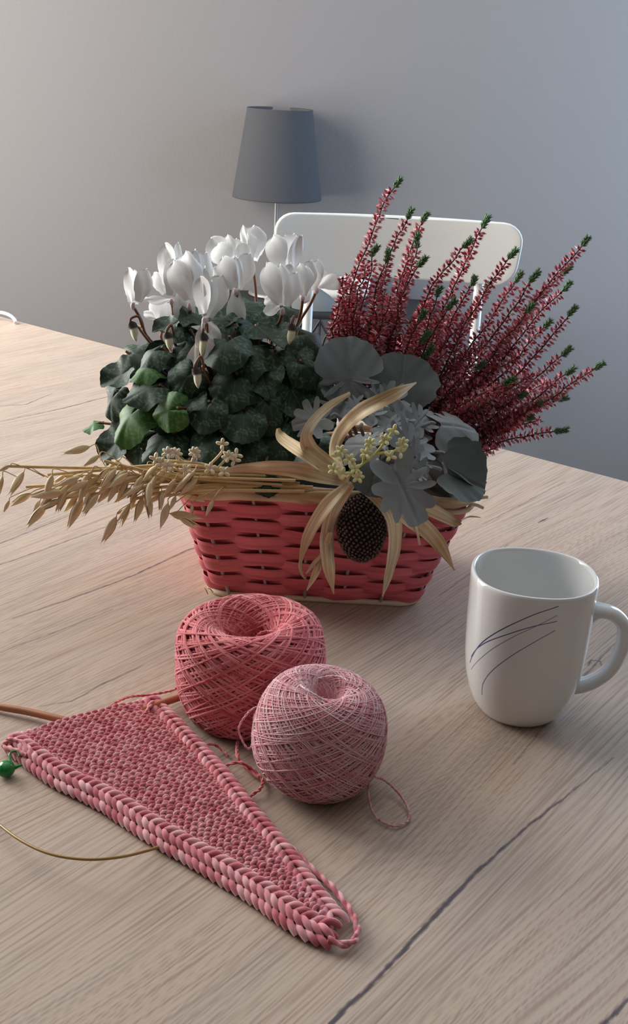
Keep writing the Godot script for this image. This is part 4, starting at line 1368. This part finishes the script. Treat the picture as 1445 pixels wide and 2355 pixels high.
# winds yarn round a cake; prof runs from inside the top hole over the side to below, as radius and height
func wind(o: Node3D, xf: Transform3D, prof: Array, turns: int, seg: int, ratio: float, rad: float, cols: Array, spread: float, core: Color) -> void:
	var pts := []
	for q in prof: pts.append(Vector3(q[0], q[1], 0))
	var fine := smooth_path(pts, 8)
	var nf := fine.size()
	var acc := PackedFloat32Array([0.0])
	for k in nf - 1: acc.append(acc[k] + fine[k].distance_to(fine[k + 1]))
	var total := acc[nf - 1]
	var cs := Shape.new()
	var pr := PackedVector2Array()
	for k in range(nf - 1, -1, -1): pr.append(Vector2(maxf(fine[k].x - 0.0016, 0.0005), fine[k].y - (0.0016 if fine[k].y > prof[0][1] else -0.0016)))
	cs.lathe(pr, 48, xf, core)
	put("core", cs, mats["yarn"], o)
	var layers := 5
	for ly in layers:
		var path := PackedVector3Array()
		var col := PackedColorArray()
		var n := turns / layers * seg
		var ph := rng.randf() * TAU
		var amp := 1.0
		var cyc := -1
		for k in n:
			var tt := k / float(seg)
			var wv := tt * ratio
			if int(wv) != cyc:
				cyc = int(wv)
				amp = rng.randf_range(spread, 1.0)
			var f := wv - floorf(wv)
			var tri := 1.0 - absf(2.0 * f - 1.0)
			var sm := tri * tri * (3 - 2 * tri)
			sm = lerpf(tri, tri * tri, 0.7)
			# the top turning point wanders between the hole and the shoulder
			var s := total * (sm * (0.5 + 0.5 * amp) + (1.0 - amp) * 0.30 * (1.0 - sm))
			var j := 0
			var lo := 0
			var hi := nf - 1
			while hi - lo > 1:
				j = (lo + hi) / 2
				if acc[j] <= s: lo = j
				else: hi = j
			var p := fine[lo].lerp(fine[lo + 1], clampf((s - acc[lo]) / maxf(acc[lo + 1] - acc[lo], 1e-6), 0, 1))
			var tg := (fine[lo + 1] - fine[lo]).normalized()
			var nn := Vector2(tg.y, -tg.x)
			if nn.dot(Vector2(p.x, p.y - prof[0][1] * 0.4)) < 0: nn = -nn
			var off := lerpf(-0.0012, 0.0006, ly / float(layers - 1)) + 0.0004 * noise.get_noise_2d(k * 3.0, ly * 91.0)
			var a := tt * TAU + ph + 0.06 * noise.get_noise_2d(k * 2.0, ly * 40.0 + 7)
			var r := p.x + nn.x * off
			path.append(xf * Vector3(r * cos(a), maxf(p.y + nn.y * off, 0.0), -r * sin(a)))
			col.append(fleck(cols[0], cols[1], cols[2], k * 14.0, ly * 777.0))
		var sh := Shape.new()
		sh.tube(path, rad, 5, col)
		put("winding", sh, mats["yarn"], o)

func strand(o: Node3D, called: String, pts: Array, rad: float, cols: Array) -> MeshInstance3D:
	var path := smooth_path(pts, 14)
	var np := path.size()
	var s := Shape.new()
	# two plies twisted round each other
	for ply in 2:
		var q := PackedVector3Array()
		var col := PackedColorArray()
		var run := 0.0
		for k in np:
			if k > 0: run += path[k].distance_to(path[k - 1])
			var t := (path[mini(k + 1, np - 1)] - path[maxi(k - 1, 0)]).normalized()
			var x := t.cross(Vector3(0.11, 0.97, 0.2)).normalized()
			var a := run / (rad * 9.0) * TAU + PI * ply
			q.append(path[k] + (x * cos(a) + t.cross(x) * sin(a)) * rad * 0.42)
			col.append(fleck(cols[0], cols[1], cols[2], k * 17.0, ply * 400.0))
		s.tube(q, rad * 0.66, 6, col)
	return put(called, s, mats["yarn"], o)

func coral_yarn() -> void:
	var at := on_table(579, 1637)
	var cols := [lin(206, 100, 105), lin(224, 142, 143), lin(180, 74, 84)]
	var o := thing("yarn_cake", at, "large coral pink yarn cake with a round hole on top, before the basket", "yarn")
	var xf := Transform3D(Basis(Vector3.BACK, 0.05) * Basis(Vector3.RIGHT, -0.02) * Basis.from_scale(Vector3.ONE * 0.97), at)
	wind(o, xf, [[0.017, 0.035], [0.0175, 0.056], [0.0215, 0.068], [0.031, 0.0745], [0.042, 0.0745], [0.0500, 0.067], [0.0530, 0.050], [0.0530, 0.030], [0.0495, 0.013], [0.041, 0.002], [0.015, 0.0012]], 340, 44, 0.56, 0.0008, cols, 0.45, lin(172, 72, 80))
	strand(o, "loose_strand", [on_table(412, 1578, .012), on_table(395, 1588, .008), on_table(345, 1598, .003), on_table(295, 1604, .006), on_table(258, 1622, .008), on_table(236, 1648, .004)], 0.00095, cols)
	strand(o, "loose_strand", [spot(588, 1470, .822), spot(600, 1455, .815), spot(625, 1452, .81), spot(660, 1462, .80), spot(690, 1490, .793), spot(702, 1530, .79)], 0.00095, cols)
	strand(o, "loose_strand", [on_table(455, 1722, .003), on_table(470, 1713, .006), on_table(490, 1712, .006), on_table(508, 1722, .003), on_table(524, 1738, .002)], 0.00095, cols)
	strand(o, "loose_strand", [on_table(503, 1772, .003), on_table(530, 1757, .007), on_table(556, 1755, .008), on_table(585, 1772, .004), on_table(604, 1795, .003), on_table(598, 1815, .004), on_table(580, 1828, .003), on_table(566, 1845, .002)], 0.0011, cols)
	strand(o, "loose_strand", [on_table(548, 1700, .003), on_table(546, 1735, .006), on_table(560, 1760, .004), on_table(596, 1788, .003)], 0.0013, cols)

func pink_yarn() -> void:
	var at := on_table(716, 1796)
	var cols := [lin(214, 150, 157), lin(228, 190, 194), lin(204, 124, 134)]
	var o := thing("yarn_ball", at, "smaller pale pink fuzzy yarn ball in front of the coral cake", "yarn")
	var xf := Transform3D(Basis(Vector3.BACK, -0.10) * Basis(Vector3.RIGHT, 0.02) * Basis.from_scale(Vector3.ONE * 0.965), at + Vector3.UP * 0.0015)
	wind(o, xf, [[0.0075, 0.044], [0.008, 0.060], [0.014, 0.0705], [0.024, 0.072], [0.034, 0.067], [0.0405, 0.055], [0.0432, 0.040], [0.0425, 0.025], [0.037, 0.011], [0.027, 0.002], [0.010, 0.001]], 480, 40, 0.61, 0.00045, cols, 0.35, lin(206, 142, 149))
	strand(o, "loose_strand", [spot(858, 1760, .735), spot(850, 1790, .742), on_table(848, 1830, .008), on_table(858, 1868, .003), on_table(880, 1890, .002), on_table(912, 1900, .002), on_table(940, 1885, .002), on_table(938, 1855, .003), on_table(912, 1818, .005), on_table(885, 1795, .008), spot(862, 1786, .735)], 0.00085, cols)
	strand(o, "loose_strand", [spot(590, 1625, .745), spot(570, 1640, .745), spot(550, 1672, .748), spot(556, 1700, .75), spot(572, 1722, .752), spot(585, 1700, .752), spot(590, 1670, .75)], 0.0007, cols)
	var hole := []
	for k in 13:
		var a := TAU * k / 14.0 + 0.6
		hole.append(xf * Vector3(0.0165 * cos(a) - 0.001, 0.0725 + 0.003 * sin(a * 2), -0.0150 * sin(a) + 0.003))
	strand(o, "loose_strand", hole, 0.0007, [lin(230, 196, 200), lin(240, 214, 216), lin(212, 160, 170)])
	var down := []
	for q in [[0.020, 0.0735, 0.2], [0.034, 0.068, 0.1], [0.0415, 0.056, -0.15], [0.0442, 0.040, -0.4], [0.0436, 0.026, -0.62]]:
		down.append(xf * Vector3(q[0] * cos(q[2]), q[1], -q[0] * sin(q[2])))
	strand(o, "loose_strand", down, 0.0009, cols)
	# mohair halo
	var s := Shape.new()
	for k in 3200:
		var a := rng.randf() * TAU
		var t := rng.randf()
		var r := ramp([0.016, 0.032, 0.0405, 0.0432, 0.0425, 0.036], t)
		var y := ramp([0.072, 0.068, 0.054, 0.040, 0.025, 0.011], t)
		var p := Vector3(r * cos(a), y, -r * sin(a))
		var nn := (p - Vector3(0, 0.038, 0)).normalized()
		var tg := nn.cross(Vector3(rng.randf_range(-1, 1), rng.randf_range(-1, 1), rng.randf_range(-1, 1))).normalized()
		var l := rng.randf_range(0.002, 0.0045)
		s.tube(PackedVector3Array([xf * p, xf * (p + nn * l * 0.35 + tg * l * 0.5), xf * (p + nn * l * 0.42 + tg * l)]), 0.00006, 3, lin(232, 204, 210))
	tag(put("fuzz", s, mats["yarn"], o), "", "", "", "stuff")

# ---------------------------------------------------------------- knitting
func along(pts: PackedVector3Array, t: float) -> Vector3:
	var total := 0.0
	for k in pts.size() - 1: total += pts[k].distance_to(pts[k + 1])
	var s := total * clampf(t, 0, 1)
	for k in pts.size() - 1:
		var l := pts[k].distance_to(pts[k + 1])
		if s <= l or k == pts.size() - 2: return pts[k].lerp(pts[k + 1], clampf(s / l, 0, 1))
		s -= l
	return pts[pts.size() - 1]

func knitting() -> void:
	var le := []
	for q in [[32, 1712], [72, 1742], [145, 1795], [250, 1848], [370, 1925], [480, 1988], [600, 2060], [700, 2130], [765, 2158]]: le.append(on_table(q[0], q[1]))
	var re := []
	for q in [[345, 1626], [372, 1652], [430, 1712], [505, 1795], [570, 1880], [640, 1962], [700, 2045], [775, 2138]]: re.append(on_table(q[0], q[1]))
	var lp := smooth_path(le, 8)
	var rp := smooth_path(re, 8)
	var o := thing("knitting", on_table(400, 1880), "wedge-shaped piece of pink garter-stitch knitting on the table in front", "knitting")
	var cols := [lin(206, 116, 124), lin(222, 166, 170), lin(178, 90, 100)]
	# the cloth behind the stitches
	var rows := []
	var nr := 60
	for r in nr + 1:
		var t := r / float(nr)
		var a := along(lp, t)
		var b := along(rp, t)
		var row := PackedVector3Array()
		for k in 13:
			var e := k / 12.0
			row.append(a.lerp(b, e) + Vector3.UP * (0.0028 + 0.003 * sin(PI * e)))
		rows.append(row)
	var s := Shape.new()
	s.grid(rows, false, lin(150, 70, 82))
	put("cloth", s, mats["yarn"], o)
	var nrow := 52
	for r in nrow:
		var t := (r + 0.3) / nrow
		var a := along(lp, t)
		var b := along(rp, t)
		var dir := (b - a)
		var w := dir.length()
		if w < 0.012: continue
		dir /= w
		var next := (along(lp, minf(t + 0.02, 1)).lerp(along(rp, minf(t + 0.02, 1)), 0.5) - a.lerp(b, 0.5)).normalized()
		var st := int(w / 0.0050)
		var rs := Shape.new()
		for lay in 2:
			var path := PackedVector3Array()
			var col := PackedColorArray()
			var per := 10
			for k in st * per + 1:
				var f := k / float(st * per)
				var ph := TAU * k / per + PI * lay
				var p := a.lerp(b, f) + Vector3.UP * (0.0032 + 0.003 * sin(PI * f))
				p += Vector3.UP * (0.0011 + 0.0016 * cos(ph) - (0.0006 if lay else 0.0)) + next * (-0.0011 * cos(ph) + (0.0016 if lay else -0.0007)) + dir * 0.0009 * sin(2 * ph)
				p += next * 0.0007 * noise.get_noise_2d(k * 4.0, r * 57.0) + Vector3.UP * 0.0008 * noise.get_noise_2d(k * 2.5 + 300, r * 40.0)
				path.append(p)
				var hi := 0.5 + 0.5 * cos(ph)
				col.append(fleck(cols[0], cols[1], cols[2], k * 22.0, r * 311.0 + lay * 77.0))
			rs.tube(path, 0.00135, 6, col)
		put("knit_row", rs, mats["yarn"], o)
	# slipped-stitch edges: chains of leaning loops
	for ed in 3:
		var src := lp if ed < 2 else rp
		var es := Shape.new()
		var total := 0.0
		for k in src.size() - 1: total += src[k].distance_to(src[k + 1])
		var n := int(total / 0.0056)
		for k in n:
			var t := (k + 0.5) / n
			var p := along(src, t)
			var q := along(src, minf(t + 0.01, 1.0)) - along(src, maxf(t - 0.01, 0.0))
			var dir := q.normalized()
			var side := dir.cross(Vector3.UP).normalized()
			if ed < 2: side = -side       # away from the cloth
			if (side.dot(along(lp, t) - along(rp, t)) > 0) != (ed < 2): side = -side
			var shift: float = [0.0005, 0.0050, 0.0][ed]
			var hgt: float = [0.0066, 0.0036, 0.0062][ed]
			for sg in [-1.0, 1.0]:
				var lean: Vector3 = (dir + side * sg * 0.5).normalized()
				var c: Vector3 = p + side * (shift + sg * 0.0022) + Vector3.UP * (hgt + 0.0007 * noise.get_noise_2d(k * 50.0, ed * 90.0)) + dir * 0.0008 * noise.get_noise_2d(k * 70.0, sg * 33.0)
				var path := PackedVector3Array()
				var col := PackedColorArray()
				var rad := PackedFloat32Array()
				for u in 7:
					var v := u / 6.0 - 0.5
					path.append(c + lean * v * 0.0125 + Vector3.UP * (0.0010 - 0.0065 * v * v * 4.0 * 0.45) + side * sg * 0.0012 * (0.25 - v * v) * 4.0)
					rad.append(0.0020 * [0.7, 0.95, 1.05, 1.08, 1.05, 0.95, 0.7][u])
					col.append(fleck(cols[0], cols[1], cols[2], k * 60.0 + u * 14.0, ed * 500.0 + sg * 90.0))
				es.tube(path, rad, 7, col)
		put("edge_chain", es, mats["yarn"], o)
	# stitches along the needle
	var tops := Shape.new()
	var ta := along(lp, 0)
	var tb := along(rp, 0)
	for k in 20:
		var f := (k + 0.3) / 20.0
		var c := ta.lerp(tb, f) + Vector3.UP * 0.0052
		var b := Basis(Vector3.UP, rng.randf_range(0.3, 0.7))
		tops.ball(Transform3D(b * Basis.from_scale(Vector3(0.0022, 0.0028, 0.0036)), c), 9, 7, fleck(cols[0], cols[1], cols[2], k * 70.0, 3.0), cols[1], 4.0)
	put("top_loops", tops, mats["yarn"], o)
	# the end loop of yarn at the left corner, and the long tail beside the right edge
	strand(o, "corner_loop", [on_table(60, 1738, .007), on_table(30, 1724, .008), on_table(12, 1718, .006), on_table(8, 1710, .007), on_table(22, 1703, .009), on_table(50, 1708, .009), on_table(80, 1735, .008)], 0.0019, cols)
	strand(o, "tail", [on_table(640, 1935, .004), on_table(672, 1952, .004), on_table(720, 2000, .004), on_table(765, 2042, .004), on_table(803, 2090, .004), on_table(822, 2135, .004), on_table(815, 2162, .004), on_table(790, 2172, .005), on_table(755, 2160, .006)], 0.0021, cols)
	strand(o, "corner_loop", [on_table(338, 1640, .008), on_table(345, 1622, .010), on_table(352, 1615, .008), on_table(356, 1625, .005)], 0.0016, cols)

func needles() -> void:
	var o := thing("knitting_needle", on_table(180, 1660), "circular bamboo knitting needle with a thin golden cord beside the knitting", "knitting needle")
	for q in [[[-60, 1610, 0.003], [-10, 1624, 0.004], [60, 1636, 0.005], [130, 1652, 0.006], [200, 1668, 0.006]], [[330, 1632, 0.007], [400, 1608, 0.007], [470, 1586, 0.006]]]:
		var pts := []
		for e in q: pts.append(on_table(e[0], e[1], e[2]))
		var path := smooth_path(pts, 5)
		var rad := PackedFloat32Array()
		for k in path.size():
			rad.append(0.0026)
		if q.size() == 5:
			for k in 8: rad[k] = lerpf(0.0017, 0.0026, k / 8.0)
		var s := Shape.new()
		s.tube(path, rad, 12)
		put("needle_tip", s, mats["bamboo"], o)
	var s := Shape.new()
	s.tube(smooth_path([on_table(-60, 1840, .004), on_table(-20, 1880, .006), on_table(40, 1928, .010), on_table(110, 1962, .013), on_table(190, 1976, .015), on_table(270, 1972, .014), on_table(340, 1956, .006), on_table(400, 1935, .0015)], 10), 0.0009, 8)
	put("cord", s, mats["needle cord"], o)
	# green stitch marker
	var c := on_table(14, 1768, 0.0055)
	var g := thing("stitch_marker", on_table(14, 1768), "shiny green bead stitch marker hanging at the knitting's left corner", "stitch marker")
	var b := Shape.new()
	b.ball(Transform3D(Basis(Vector3(0.0058, 0, 0), Vector3(0, 0.0052, 0), Vector3(0, 0, 0.0062)), c), 20, 14)
	put("bead", b, mats["green bead"], g)
	var h := Shape.new()
	h.tube(smooth_path([c + Vector3(0.002, 0.003, -0.004), c + Vector3(0.0, 0.005, -0.010), c + Vector3(0.003, 0.004, -0.014), c + Vector3(0.006, 0.003, -0.010)], 5), 0.0007, 6)
	h.tube(PackedVector3Array([c + Vector3(0.005, 0, -0.002), c + Vector3(0.0095, 0.001, -0.004)]), PackedFloat32Array([0.0016, 0.0005]), 6)
	put("hook", h, mats["green bead"], g)
